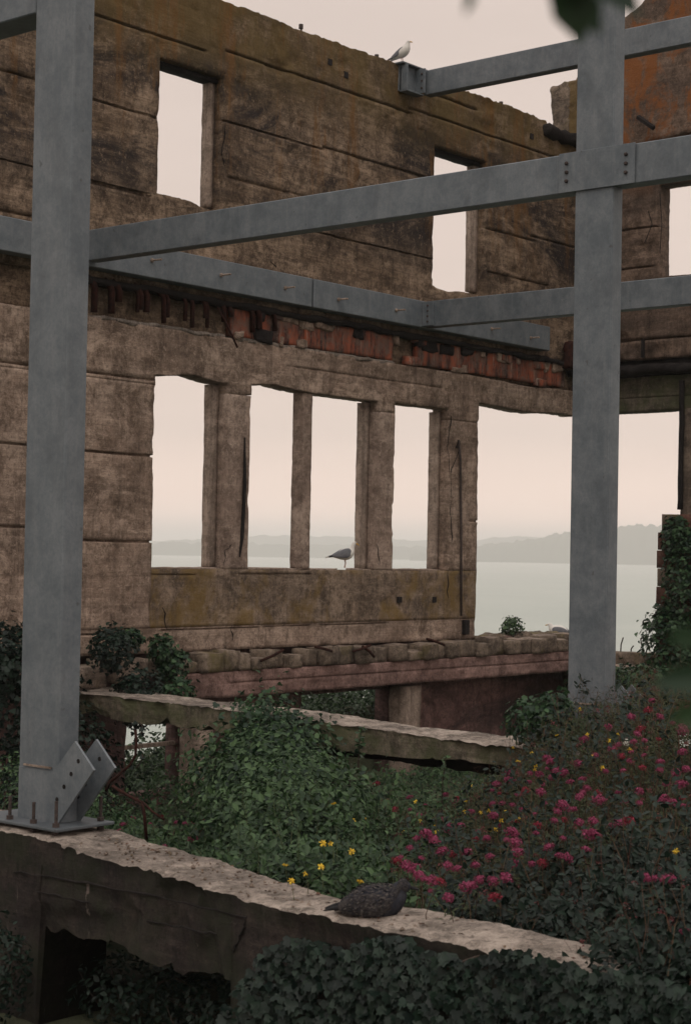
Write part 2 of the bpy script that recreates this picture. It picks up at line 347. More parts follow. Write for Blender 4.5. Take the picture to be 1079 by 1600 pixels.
def slab(name, parent, mat, o, ua, va, na, u, v, thick, holes=(), grooves=(), step=.05, relief=.012, edge=.02, chip=.05,
         rough_sides='', vmap=None, seed=0, off=0., bites=()):
    """a cast wall panel: real front, back and reveals, recessed joints, uneven broken edges"""
    o, ua, va, na = (np.array(q, float) for q in (o, ua, va, na))
    us = list(np.arange(u[0], u[1], step)) + [u[1]]; vs = list(np.arange(v[0], v[1], step)) + [v[1]]
    hu = [h[i] for h in holes for i in (0, 1) if u[0] < h[i] < u[1]]; hv = [h[i] for h in holes for i in (2, 3) if v[0] < h[i] < v[1]]
    gu = []; gv = []
    for g in grooves:
        hh = g[4]*.6 if len(g) > 4 else .013
        if abs(g[1]-g[0]) > abs(.0) and g[2] is not None:
            gv += [g[2]-hh-.006, g[2]-hh, g[2]+hh, g[2]+hh+.006]; gu += [g[0], g[1]]
    def clean(base, must, lo, hi):
        must = sorted(set(round(x, 4) for x in must if lo <= x <= hi))
        base = [b for b in base if all(abs(b-q) > step*.35 for q in must) or b in (lo, hi)]
        return np.array(sorted(set([round(b, 4) for b in base] + must)))
    us = clean(us, hu+gu, u[0], u[1]); vs = clean(vs, hv+gv, v[0], v[1])
    U, Vv = np.meshgrid(us, vs, indexing='ij'); nu, nv = U.shape
    cu = (us[:-1]+us[1:])/2; cv = (vs[:-1]+vs[1:])/2; CUm, CVm = np.meshgrid(cu, cv, indexing='ij')
    keep = np.ones((nu-1, nv-1), bool)
    for h in holes: keep &= ~((CUm > h[0]) & (CUm < h[1]) & (CVm > h[2]) & (CVm < h[3]))
    dist = np.full(U.shape, 9.)
    for h in holes:
        dx = np.maximum(np.maximum(h[0]-U, U-h[1]), 0); dy = np.maximum(np.maximum(h[2]-Vv, Vv-h[3]), 0)
        dist = np.minimum(dist, np.hypot(dx, dy))
    if 'L' in rough_sides: dist = np.minimum(dist, U-u[0])
    if 'R' in rough_sides: dist = np.minimum(dist, u[1]-U)
    if 'B' in rough_sides: dist = np.minimum(dist, Vv-v[0])
    if 'T' in rough_sides: dist = np.minimum(dist, v[1]-Vv)
    P0 = o + U[..., None]*ua + Vv[..., None]*va; X, Y, Z = P0[..., 0], P0[..., 1], P0[..., 2]
    d = (fbm(X*.8, Y*.8, Z*.8, 3, 3)-.5)*relief*1.2 + (fbm(X*5, Y*5, Z*5, 9, 3)-.5)*relief*1.6
    sp = fbm(X*1.7+5, Y*1.7, Z*2.4, 21+seed, 4); d = d - np.clip((sp-.60)*9, 0, 1)*relief*2.2
    ew = np.clip(1-dist/.13, 0, 1)
    cn = fbm(X*2.6, Y*2.6, Z*2.6, 31+seed, 4); d = d - np.clip(1-dist/.07, 0, 1)*np.clip((cn-.6)*8, 0, 1)*chip*.55
    def notch(sd): return (fbm(X*1.3, Y*1.3, Z*1.3, sd+seed, 3)-.5)*.55*edge + np.clip(vnoise(X*7, Y*7, Z*7, sd+1+seed)-.72, 0, 1)*2.6*edge*np.sign(vnoise(X*2, Y*2, Z*2, sd+2)-.5) + (vnoise(X*23, Y*23, Z*23, sd+3)-.5)*.28*edge
    ju = notch(41); jv = notch(51)
    for (bu, bv, br, bd) in bites:                                # broken bits: edge vertices pushed back into the wall
        q = np.exp(-((U-bu)**2+(Vv-bv)**2)/br**2); sg = np.where(U > bu, 1, -1)
        jv = jv + q*bd; 
    eu = np.clip(1-dist/.12, 0, 1)
    U2 = U + ju*eu; V2 = Vv + jv*eu
    for g in grooves:
        hh = g[4]*.6 if len(g) > 4 else .013
        m_ = (U >= g[0]-1e-3) & (U <= g[1]+1e-3) & (np.abs(Vv-g[2]) <= hh+1e-3)
        wn = fbm(X*2.3, Y*2.3, Z*0, 61, 3)
        d = np.where(m_, d - g[3]*np.clip(wn*2.2-.1, .4, 1.1)*1.3, d)
        near = (U >= g[0]-1e-3) & (U <= g[1]+1e-3) & (np.abs(Vv-g[2]) <= hh+.012)
        V2 = V2 + np.where(near, (fbm(X*1.2, Y*1.2, 0*Z, 71, 3)-.5)*.012, 0)
    if vmap is not None: V2 = vmap(U2, V2)
    F3 = o + U2[..., None]*ua + V2[..., None]*va + (d+off)[..., None]*na
    B3 = o + U2[..., None]*ua + V2[..., None]*va + (off-thick + (fbm(X*3, Y*3, Z*3, 81, 2)-.5)*relief)[..., None]*na
    V = np.concatenate([F3.reshape(-1, 3), B3.reshape(-1, 3)]); N = nu*nv
    I = np.arange(N).reshape(nu, nv)
    a, b, c, e_ = I[:-1, :-1][keep], I[1:, :-1][keep], I[1:, 1:][keep], I[:-1, 1:][keep]
    front = np.stack([a, b, c, e_], 1); back = np.stack([a, e_, c, b], 1)+N
    kp = np.pad(keep, 1); q = []
    for di, dj, p0, p1 in ((-1, 0, (0, 0), (0, 1)), (1, 0, (1, 1), (1, 0)), (0, -1, (1, 0), (0, 0)), (0, 1, (0, 1), (1, 1))):
        nb = kp[1+di:kp.shape[0]-1+di, 1+dj:kp.shape[1]-1+dj]; ii, jj = np.nonzero(keep & ~nb)
        A = I[ii+p0[0], jj+p0[1]]; Bq = I[ii+p1[0], jj+p1[1]]
        q.append(np.stack([A, Bq, Bq+N, A+N], 1))
    faces = [front, back, np.concatenate(q)]
    if np.dot(np.cross(ua, va), na) < 0: faces = [f[:, ::-1] for f in faces]
    return link(name, npmesh(name, V, faces), mat, parent)

def rblock(name, parent, mat, x0, x1, y0, y1, z0, z1, n=4, j=.02, seed=0, mat2=None):
    """a rough block: subdivided box with displaced surface and worn corners"""
    nx, ny, nz = (n if isinstance(n, tuple) else (n, n, n))
    vs = {}; V = []; F = []
    def vid(i, jx, k):
        key = (i, jx, k)
        if key not in vs:
            vs[key] = len(V); V.append((x0+(x1-x0)*i/nx, y0+(y1-y0)*jx/ny, z0+(z1-z0)*k/nz))
        return vs[key]
    for i in range(nx):
        for k in range(nz):
            F.append((vid(i, 0, k), vid(i+1, 0, k), vid(i+1, 0, k+1), vid(i, 0, k+1))); F.append((vid(i, ny, k+1), vid(i+1, ny, k+1), vid(i+1, ny, k), vid(i, ny, k)))
    for jx in range(ny):
        for k in range(nz):
            F.append((vid(0, jx, k+1), vid(0, jx+1, k+1), vid(0, jx+1, k), vid(0, jx, k))); F.append((vid(nx, jx, k), vid(nx, jx+1, k), vid(nx, jx+1, k+1), vid(nx, jx, k+1)))
    for i in range(nx):
        for jx in range(ny):
            F.append((vid(i, jx, 0), vid(i, jx+1, 0), vid(i+1, jx+1, 0), vid(i+1, jx, 0))); F.append((vid(i, jx, nz), vid(i+1, jx, nz), vid(i+1, jx+1, nz), vid(i, jx+1, nz)))
    A = np.array(V); c = np.array([(x0+x1)/2, (y0+y1)/2, (z0+z1)/2]); h = np.array([(x1-x0)/2, (y1-y0)/2, (z1-z0)/2])
    t = np.abs((A-c)/h); corner = (t > .99).sum(1); A = A + (c-A)*np.where(corner >= 2, 1, 0)[:, None]*(j*.3/h)
    for a in range(3): A[:, a] += (fbm(A[:, 0]*6, A[:, 1]*6, A[:, 2]*6, seed*5+a*13, 3)-.5)*2.6*j + (vnoise(A[:, 0]*2, A[:, 1]*2, A[:, 2]*2, seed+a)-.5)*j
    me = npmesh(name, A, [np.array(F)]); o = link(name, me, mat, parent)
    if mat2 is not None:
        me.materials.append(mat2)
        for p in me.polygons:
            if p.normal.z > .55: p.material_index = 1
    return o

# ------------------------------------------------------------------ setting: land, water, far shore
def gridsheet(name, xs, ys, fz, mat, kind='structure'):
    X, Y = np.meshgrid(xs, ys, indexing='ij'); Z = fz(X, Y); I = np.arange(X.size).reshape(X.shape)
    F = np.stack([I[:-1, :-1].ravel(), I[1:, :-1].ravel(), I[1:, 1:].ravel(), I[:-1, 1:].ravel()], 1)
    return tag(link(name, npmesh(name, np.stack([X.ravel(), Y.ravel(), Z.ravel()], 1), [F]), mat, None, True), kind=kind)
def terrain_z(X, Y):
    r = np.hypot(X, Y); d = np.interp(r, [0, 3, 6, 7.2, 20, 400], [-1.62, -1.65, -2.3, -3.4, -3.75, -3.75])
    out_ = np.maximum(np.maximum(Y-19.5, X-30), 0)
    d = np.where((Y > 18.7) & (Y < 30) & (X > 10), d + .05 + 1.0*np.clip((X-18.6)/1.9, 0, 1), d)
    return d - np.clip(out_*.42, 0, 22) + (fbm(X*.35, Y*.35, 0*X, 5, 4)-.5)*.35 + np.where(out_ > 1, (fbm(X*.8, Y*.8, 0*X, 8, 3)-.5)*.9, 0)
gridsheet('ground', np.concatenate([np.arange(-60, 0, 4), np.arange(0, 34, .5), np.arange(34, 90, 2)]), np.concatenate([np.arange(-60, 0, 4), np.arange(0, 24, .5), np.arange(24, 80, 2)]), terrain_z, K['terr'])
gridsheet('water', np.linspace(-900, 7400, 24), np.linspace(-900, 7400, 24), lambda X, Y: X*0-18., K['sea'])

def shore(name, pts, R, dep, seed, rough, label=None):
    """pts: (px, py of the ridge) -> a ridge of land R metres out"""
    px = np.linspace(pts[0][0], pts[-1][0], 160); py = np.interp(px, [p[0] for p in pts], [p[1] for p in pts])
    base = np.array([ray(a, 863+(a-540)*.018) for a in px]); dirs = base/np.linalg.norm(base[:, :2], axis=1)[:, None]
    h = np.array([ray(a, b).z/math.hypot(ray(a, b).x, ray(a, b).y)*R for a, b in zip(px, py)])
    V = []; nr = 14
    for k in range(nr):
        t = k/(nr-1); rr = R - dep*.35 + dep*t
        prof = math.sin(math.pi*min(1, t*1.0))**.8
        hh = -18.5 + (h+18.5)*prof*1.0
        hh = hh + prof*(fbm(px*.16, px*0+k*.7, px*0, seed, 4)-.5)*rough
        V.append(np.stack([dirs[:, 0]*rr, dirs[:, 1]*rr, hh], 1))
    V = np.concatenate(V); n = 160; I = np.arange(nr*n).reshape(nr, n)
    F = np.stack([I[:-1, :-1].ravel(), I[:-1, 1:].ravel(), I[1:, 1:].ravel(), I[1:, :-1].ravel()], 1)
    return tag(link(name, npmesh(name, V, [F]), K['hill']), kind='structure')
shore('hills', [(-200, 856), (200, 850), (330, 848), (480, 853), (560, 852), (700, 858), (1300, 866)], 5200, 700, 3, 26)
shore('hills', [(640, 866), (700, 860), (760, 850), (800, 847), (850, 838), (890, 830), (930, 826), (980, 820), (1040, 818), (1110, 828), (1300, 850)], 4700, 900, 8, 22)
shore('hills', [(-200, 838), (250, 846), (420, 836), (520, 838), (700, 846), (800, 838), (1000, 842), (1300, 846)], 6600, 600, 14, 18)

# ------------------------------------------------------------------ the ruined building
YW = 18.0
mw = empty('ruined_wall', (21, 18.18, -4), 'long roofless brown concrete wall with open windows, the grooved wall facing the viewer behind the steel frame', 'wall')
A3 = ((0, YW, 0), (1, 0, 0), (0, 0, 1), (0, -1, 0))
GR_U = [(12.3, 15.7, 6.27, .05), (12.3, 16.9, 5.09, .05), (12.3, 15.8, 4.42, .04), (15.3, 18.0, 7.41, .05), (15.2, 17.08, 6.22, .05),
        (15.2, 16.95, 5.06, .05), (18.5, 23.0, 7.52, .055), (18.45, 20.7, 6.46, .05), (20.75, 23.62, 6.50, .05), (23.0, 27.9, 7.60, .055),
        (20.3, 23.65, 5.11, .045), (25.3, 26.8, 5.9, .04), (26.7, 28.2, 5.98, .035), (25.35, 27.3, 5.12, .04), (18.6, 20.4, 5.62, .02), (13, 15.5, 7.3, .04),
        (23.0, 24.9, 7.98, .03)]
GR_U = [g + (.024,) for g in GR_U]
def wtop(U, V):
    k = np.clip((V-7.75)/(8.26-7.75), 0, 1); j = (fbm(U*1.1, U*0, U*0, 3, 3)-.5)*.05 + (vnoise(U*14, U*0, U*0, 9)-.5)*.03
    e = np.where(U > 27.2, -.12, 0)
    return V + k*(j+e)
W1 = (17.1, 18.42, 5.13, 7.1); W2 = (23.68, 25.24, 4.66, 7.1)
slab('upper_wall', mw, K['upper'], *A3, (12.2, 28.42), (3.75, 8.26), .36, [W1, W2], GR_U, edge=.026, chip=.06, vmap=wtop, rough_sides='T', relief=.016,
     bites=((18.3, 5.12, .35, -.07), (24.1, 4.7, .25, -.06)))
slab('slab_recess', mw, K['upper'], *A3, (12.2, 28.42), (3.20, 3.75), .24, [], [], relief=.02, off=-.13, step=.08)
OP = [(17.14, 18.64, -.29, 2.51), (19.15, 22.24, -.29, 2.53), (22.70, 24.22, -.29, 2.55), (25.12, 28.6, -1.4, 2.74)]
slab('lintel', mw, K['lower'], *A3, (12.2, 28.42), (2.36, 3.20), .36, [(a, b, 2.2, d) for a, b, c_, d in OP], [(12.2, 17.1, 2.43, .05, .02), (20, 24, 2.9, .012, .012)],
     edge=.035, chip=.08, rough_sides='T', relief=.016, bites=((17.9, 2.5, .35, .07), (19.7, 2.5, .5, .05), (26.6, 2.74, .8, -.06)))
slab('wall_panel', mw, K['lower'], *A3, (12.2, 17.14), (-1.14, 2.36), .36, [(17.14, 19, -.29, 2.51)], [(12.2, 15.6, 1.36, .05), (15.3, 17.14, 1.335, .06), (12.2, 15.6, .26, .05), (15.2, 17.14, .10, .06)], edge=.024)
slab('wall_panel', mw, K['spandrel'], *A3, (17.14, 25.12), (-1.14, -.29), .36, [(a, b, -.29, 3) for a, b, c_, d in OP[:3]] + [(25.12, 26, -2, 3)],
     [(19.0, 20.6, -.36, .02, .012), (17.2, 18.0, -.37, .02, .012)], edge=.022, rough_sides='')
slab('wall_base', mw, K['lower'], *A3, (12.2, 25.12), (-1.5, -1.14), .36, [(25.12, 26, -2, 3)], [(15.5, 16.9, -1.2, .04), (17.4, 19.4, -1.175, .05, .016), (19.6, 20.6, -1.17, .05, .018), (20.9, 22.6, -1.17, .04, .016), (22.9, 24.2, -1.13, .03, .014)], off=-.004)
for (a, b, t_, off_) in ((18.64, 19.15, .36, 0), (22.24, 22.70, .36, 0), (24.22, 25.12, .36, 0)):
    slab('pier', mw, K['pier'] if a < 24 else K['lower'], *A3, (a, b), (-.29, 2.36), t_, [(a-1, a, -1, 3), (b, b+1, -1, 3)], [(24.9, 25.12, .6, .02)] if a > 24 else [], edge=.014, chip=.05, off=off_)
slab('mullion', mw, K['pier'], *A3, (20.40, 20.64), (-.27, 2.52), .2, [(19, 20.40, -1, 3), (20.64, 21, -1, 3)], [], edge=.014, chip=.03, off=-.05, step=.05)
# inner frames standing back in the reveals
for (xr, z0, z1, wd) in ((18.64, -.28, 2.5, .16), (22.24, -.28, 2.5, .15), (24.22, -.28, 2.5, .14), (18.42, 5.15, 7.08, .12), (25.24, 4.75, 7.08, .16)):
    rblock('window_frame', mw, K['frame'], xr-wd, xr+.004, YW+.17, YW+.33, z0, z1, (2, 2, 26), .008, int(xr*10))
for (x0, x1, zz) in ((17.16, 18.62, 7.03),(23.7, 25.2, 7.03)):
    rblock('window_head', mw, K['nearblack'], x0, x1, YW+.12, YW+.34, zz, zz+.08, (12, 2, 2), .008, int(x0*10))
# sill remains
for i, (x0, x1) in enumerate(((17.16, 18.6), (19.2, 20.35), (20.66, 21.35), (21.9, 22.2), (22.72, 24.1))):
    rblock('window_sill', mw, K['frame'], x0, x1, YW+.05, YW+.35, -.30, -.262, (16, 3, 1), .012, 60+i)
# the chase with its rod on the last pier, and the slot left of the second opening
m = MB(); q = onY(716, 692, 17.985)
m.tube([onY(713, 700, 17.97), onY(716, 688, 17.95), onY(719, 720, 17.96), onY(720, 850, 17.96), onY(720, 962, 17.96)], .022, 6); m.build('conduit', K['rustb'], mw, True)
m = MB(); m.box(24.72, 24.86, 17.93, 18.01, -1.42, -1.16, .01); m.build('junction_box', K['nearblack'], mw)
m = MB(); m.tube([(19.02, 17.985, 1.72), (19.03, 17.975, 1.0), (19.0, 17.98, .2), (18.96, 17.985, -.1)], [.012, .03, .03, .012], 5); m.build('crack', K['nearblack'], mw)
# cracks: short dark iron stubs and broken edges in the face
def crack(pts, Y, parent, r=.009):
    m = MB(); P = []
    for i in range(len(pts)-1):
        for k in range(4):
            t = k/4; x = pts[i][0]+(pts[i+1][0]-pts[i][0])*t+rnd.uniform(-2, 2); y = pts[i][1]+(pts[i+1][1]-pts[i][1])*t+rnd.uniform(-1.5, 1.5)
            P.append(onY(x, y, Y))
    P.append(onY(*pts[-1], Y)); n = len(P)
    m.tube(P, [r*(.35+.9*rnd.random())*(0.3 if i in (0, n-1) else 1) for i in range(n)], 5); return m.build('crack', K['nearblack'], parent)
for pts in ([(352, 200), (348, 240), (352, 262)], [(720, 690), (706, 735), (703, 800), (705, 850)], [(362, 850), (352, 860), (350, 885)],
            [(420, 405), (432, 420)], [(700, 890), (700, 935)], [(362, 976), (363, 1003)], [(706, 650), (700, 700), (704, 760)], [(255, 950), (262, 985)],
            [(590, 850), (592, 885)], [(940, 300), (942, 340)]):
    crack(pts, YW-.001, mw)
m = MB()
for (x, y) in ((540, 117), (830, 213), (624, 937), (678, 937), (515, 97)):
    c = onY(x, y, YW); m.box(c.x-.05, c.x+.05, YW-.012, YW+.02, c.z-.05, c.z+.05)
m.build('patch', K['nearblack'], mw)
# anchor pins along the wall top
for (x, y) in ((470, 45), (588, 92), (782, 165), (590, 97)):
    c = onY(x, y, YW+.15); m = MB(); m.tube([(c.x, c.y, 8.2), (c.x+.01, c.y, c.z+.02)], .018, 6); m.tube([(c.x, c.y, c.z-.0), (c.x, c.y, c.z+.07)], .04, 6)
    m.build('anchor_pin', K['rustb'], mw)
rblock('dark_notch_block', mw, K['nearblack'], 27.05, 28.35, 17.86, 18.3, 7.93, 8.17, (8, 3, 3), .06, 5)  # near-black block filling the notch at the wall top
# rust band under the first-floor beam
for i, (x0, x1) in enumerate(((18.7, 20.32), (20.36, 22.6), (23.3, 25.3), (25.32, 27.9))):
    rblock('rusty_plate', mw, K['rustp'], x0-.02, x1+.02, 18.0, 18.11, 3.25+rnd.uniform(-.02, .03), 3.68, (40, 2, 8), .010, 500+i)
for i in range(34):
    x0 = rnd.uniform(18.6, 27.7); ww = rnd.uniform(.08, .42); top_ = rnd.random() < .6; h = rnd.uniform(.05, .2)
    z0 = 3.68-h if top_ else 3.2; rblock('spalled_lump', mw, (K['lower'], K['nearblack'], K['rustp'], K['lower'])[i % 4], x0, x0+ww, 17.96, 18.08, z0, z0+h, 4, .035, 700+i)
for i in range(3):
    a, b = ((15.9, 18.6), (20.2, 22.7), (18.8, 20.2))[i]
    rblock('chalky_lip', mw, K['topc'], a, b, 18.0, 18.13, 3.17, 3.245, (24, 2, 2), .028, 90+i)
px_ = [149, 176, 187, 213, 219, 226, 252, 258, 291, 302, 321, 327, 349, 362, 392, 401, 428]
for i, x in enumerate(px_):
    c = onY(x, 452, 17.97); zb = 3.26 + rnd.random()**2*.3; x0 = c.x + rnd.uniform(-.05, .05)
    m = MB(); m.tube([(x0-.12, 17.99, 3.74), (x0-.03, 17.95, 3.66), (x0, 17.95, 3.6), (x0+.02+rnd.uniform(-.02, .02), 17.96, zb)], rnd.uniform(.03, .055), 6)
    m.build('hanging_bar', K['rust'], mw, True)
m = MB(); m.tube([onY(340, 480, 17.9), onY(355, 508, 17.85), onY(371, 543, 17.8)], .018, 6); m.build('bent_rebar', K['rust'], mw, True)
rblock('slab_edge', mw, K['nearblack'], 15.0, 28.3, 17.9, 18.12, 3.66, 3.76, (70, 2, 2), .035, 44)
rblock('broken_edge', mw, K['rust'], 27.75, 27.95, 17.75, 17.95, 3.6, 4.12, (3, 3, 8), .05, 46)
# base: pinkish plinth beam, row of broken blocks, lower storey
slab('plinth_beam', mw, K['pink'], (0, 17.68, 0), (1, 0, 0), (0, 0, 1), (0, -1, 0), (17.3, 28.35), (-2.18, -1.80), .4, [], [(18.5, 28, -1.97, .012, .01)], edge=.02, chip=.06, rough_sides='BTL', relief=.014)
slab('lower_wall', mw, K['pinkd'], (0, 18.22, 0), (1, 0, 0), (0, 0, 1), (0, -1, 0), (12.2, 28.4), (-4.4, -1.5), .3, [(16.94, 18.0, -3.55, -2.4), (20.7, 22.95, -4.5, -2.3)], [], relief=.02, step=.09, edge=.02)
for (x0, x1, zt) in ((17.97, 18.33, -2.3), (22.93, 23.38, -2.25)):
    rblock('post', mw, K['frame'], x0, x1, 17.86, 18.2, -4.2, zt, (3, 3, 18), .012, int(x0*3))
m = MB(); m.box(16.9, 18.0, 18.3, 18.38, -2.90, -2.84, .008); m.build('rail', K['frame'], mw)
x = 17.55; i = 0
while x < 28.0:
    wdt = rnd.uniform(.24, .50); h = rnd.uniform(.22, .32); dz = 0
    if x > 25: h = rnd.uniform(.18, .34)
    if rnd.random() < .12: h *= .7
    d0 = rnd.uniform(0, .09)
    ob = rblock('block', mw, K['block'], x, x+wdt, 17.62+d0, 18.02 if x < 25.1 else 18.1, -1.795, -1.795+h, 4, .022, 200+i, K['ledge'])
    c = Vector((x+wdt/2, 17.8, -1.79)); rebase(ob, c); ob.rotation_euler = (rnd.uniform(-.04, .04), rnd.uniform(-.06, .06), rnd.uniform(-.1, .1))
    x += wdt + rnd.uniform(.012, .06); i += 1
rblock('block_bed', mw, K['block'], 17.5, 28.3, 17.78, 18.15, -1.80, -1.62, (60, 3, 2), .03, 17)
for i, (x0, x1, y0, z0, z1) in enumerate(((15.95, 16.55, 17.4, -1.86, -1.52), (16.6, 17.2, 17.55, -1.8, -1.56), (14.6, 15.9, 17.5, -1.9, -1.6))):
    rblock('block', mw, K['ledge'], x0, x1, y0, 18.0, z0, z1, 5, .03, 300+i)
rblock('rubble', mw, K['block'], 25.1, 28.2, 18.1, 18.5, -1.75, -1.47, (30, 4, 2), .07, 19)
for i, (x, y, l, a) in enumerate(((425, 1024, .5, -.15), (505, 1014, .4, .1), (565, 1013, .45, -.1), (680, 1003, .5, .12), (575, 1018, .3, .3))):
    c = onY(x, y, 17.57); m = MB(); m.tube([(c.x-l/2, c.y, c.z+l*a), (c.x, c.y-.03, c.z), (c.x+l/2, c.y, c.z-l*a)], .022, 6); m.build('rebar_stub', K['rust'], mw, True)

# right-hand return wall, in the plane X = 28.4
rw = empty('ruined_wall', (28.6, 15.5, -4), 'taller gable end wall with orange lichen, at right angles to the long wall beyond the right steel column', 'wall')
AR = ((28.4, 0, 0), (0, 1, 0), (0, 0, 1), (-1, 0, 0))
def rtop(U, V):
    tp = np.interp(U, [9, 14, 15, 16, 16.94, 17.3, 17.6, 18.07, 18.2, 18.5, 18.8], [12, 11.7, 11.3, 10.9, 10.45, 10.2, 9.72, 9.5, 9.38, 9.34, 9.3]) + (fbm(U*3.5, U*0, U*0, 13, 4)-.5)*.22
    return np.where(V > 7.2, 7.2 + (V-7.2)*(tp-7.2)/(9.5-7.2), V)
def gab(U, V): return rtop(U, V)
slab('upper_wall', rw, K['upper'], *AR, (17.3, 18.36), (3.75, 9.5), .4, [], [(17.3, 18.3, 4.12, .045, .02), (17.3, 18.1, 6.1, .04)],
     edge=.04, chip=.09, vmap=gab, rough_sides='TR', relief=.03)
slab('upper_wall', rw, K['right'], *AR, (10, 17.3), (3.75, 9.5), .4, [(14.2, 16.27, 5.28, 7.02)], [(10, 17.3, 4.12, .045, .02), (10, 17.3, 7.62, .05), (16.3, 17.2, 6.25, .04), (16.4, 17.3, 5.5, .03), (10, 14, 6.2, .04)],
     edge=.04, chip=.09, vmap=gab, rough_sides='T', relief=.02)
slab('broken_gable', rw, K['block'], (28.4, 0, 0), (0, 1, 0), (0, 0, 1), (-1, 0, 0), (18.3, 18.75), (7.2, 9.5), .4, [], [], edge=.07, chip=.12, vmap=gab, rough_sides='TRB', relief=.04, off=.01)
slab('slab_recess', rw, K['nearblack'], *AR, (10, 18.3), (3.42, 3.75), .25, [], [], off=-.12, relief=.03, step=.08)
slab('lintel', rw, K['mossy'], *AR, (10, 18.36), (2.76, 3.42), .36, [], [(10, 18.3, 3.02, .01, .01)], edge=.03, chip=.06, rough_sides='TB', relief=.016)
rblock('slab_edge', rw, K['nearblack'], 28.1, 28.5, 10, 18.1, 3.44, 3.62, (3, 50, 2), .05, 31)
rblock('post', rw, K['block'], 28.3, 28.72, 15.2, 15.70, .6, 2.78, (3, 3, 16), .03, 33)
rblock('pipe_stub', rw, K['nearblack'], 28.22, 28.3, 15.62, 15.70, .9, 3.3, (2, 2, 12), .01, 35)
m = MB(); c = onX(1003, 545, 28.36); m.box(28.34, 28.41, c.y-.02, c.y+.02, 3.78, 4.12); m.build('crack', K['nearblack'], rw)
for pts in ([(1012, 330), (1018, 350), (1006, 380)], [(1030, 300), (1033, 350), (1030, 395)]):
    m = MB(); m.tube([onX(a, b, 28.39) for a, b in pts], .008, 5); m.build('crack', K['nearblack'], rw)
m = MB(); m.tube([onX(996, 183, 28.3), onX(1020, 200, 28.2)], .05, 5); m.build('rebar_stub', K['nearblack'], rw)
slab('parapet', rw, K['block'], *AR, (15.9, 18.3), (-4.4, -1.8), .4, [], [], edge=.04, chip=.08, rough_sides='T', relief=.03, step=.08)
rblock('ledge_step', rw, K['ledge'], 28.0, 28.45, 15.9, 18.2, -2.14, -2.02, (4, 24, 2), .03, 37, K['ledge'])
for (x, y, x2, y2) in ((969, 1018, 973, 996), (1006, 1018, 1000, 997), (985, 1018, 989, 1009)):
    a = onX(x, y, 28.5); b = onX(x2, y2, 28.5); m = MB(); m.tube([a, (a+b)/2+Vector((0, .02, 0)), b], .014, 5); m.build('rebar_stub', K['rustb'], rw, True)
# block pillar: courses of separate blocks
rblock('block_core', rw, K['nearblack'], 28.16, 28.55, 15.14, 15.98, -3.2, .52, (2, 2, 12), .005, 39)
z = -3.2; i = 0
while z < .62:
    h = .335
    for (y0, y1) in (((15.1, 15.58), (15.60, 16.05)) if i % 2 else ((15.1, 15.36), (15.38, 16.03))):
        top_ = i > 10 and y1 > 15.9
        rblock('block', rw, K['brick'] if rnd.random() < .8 else K['block'], 28.1, 28.6, y0, y1-(.1 if top_ else 0), z, z+h-.006, 3, .006, 400+i)
    z += h; i += 1

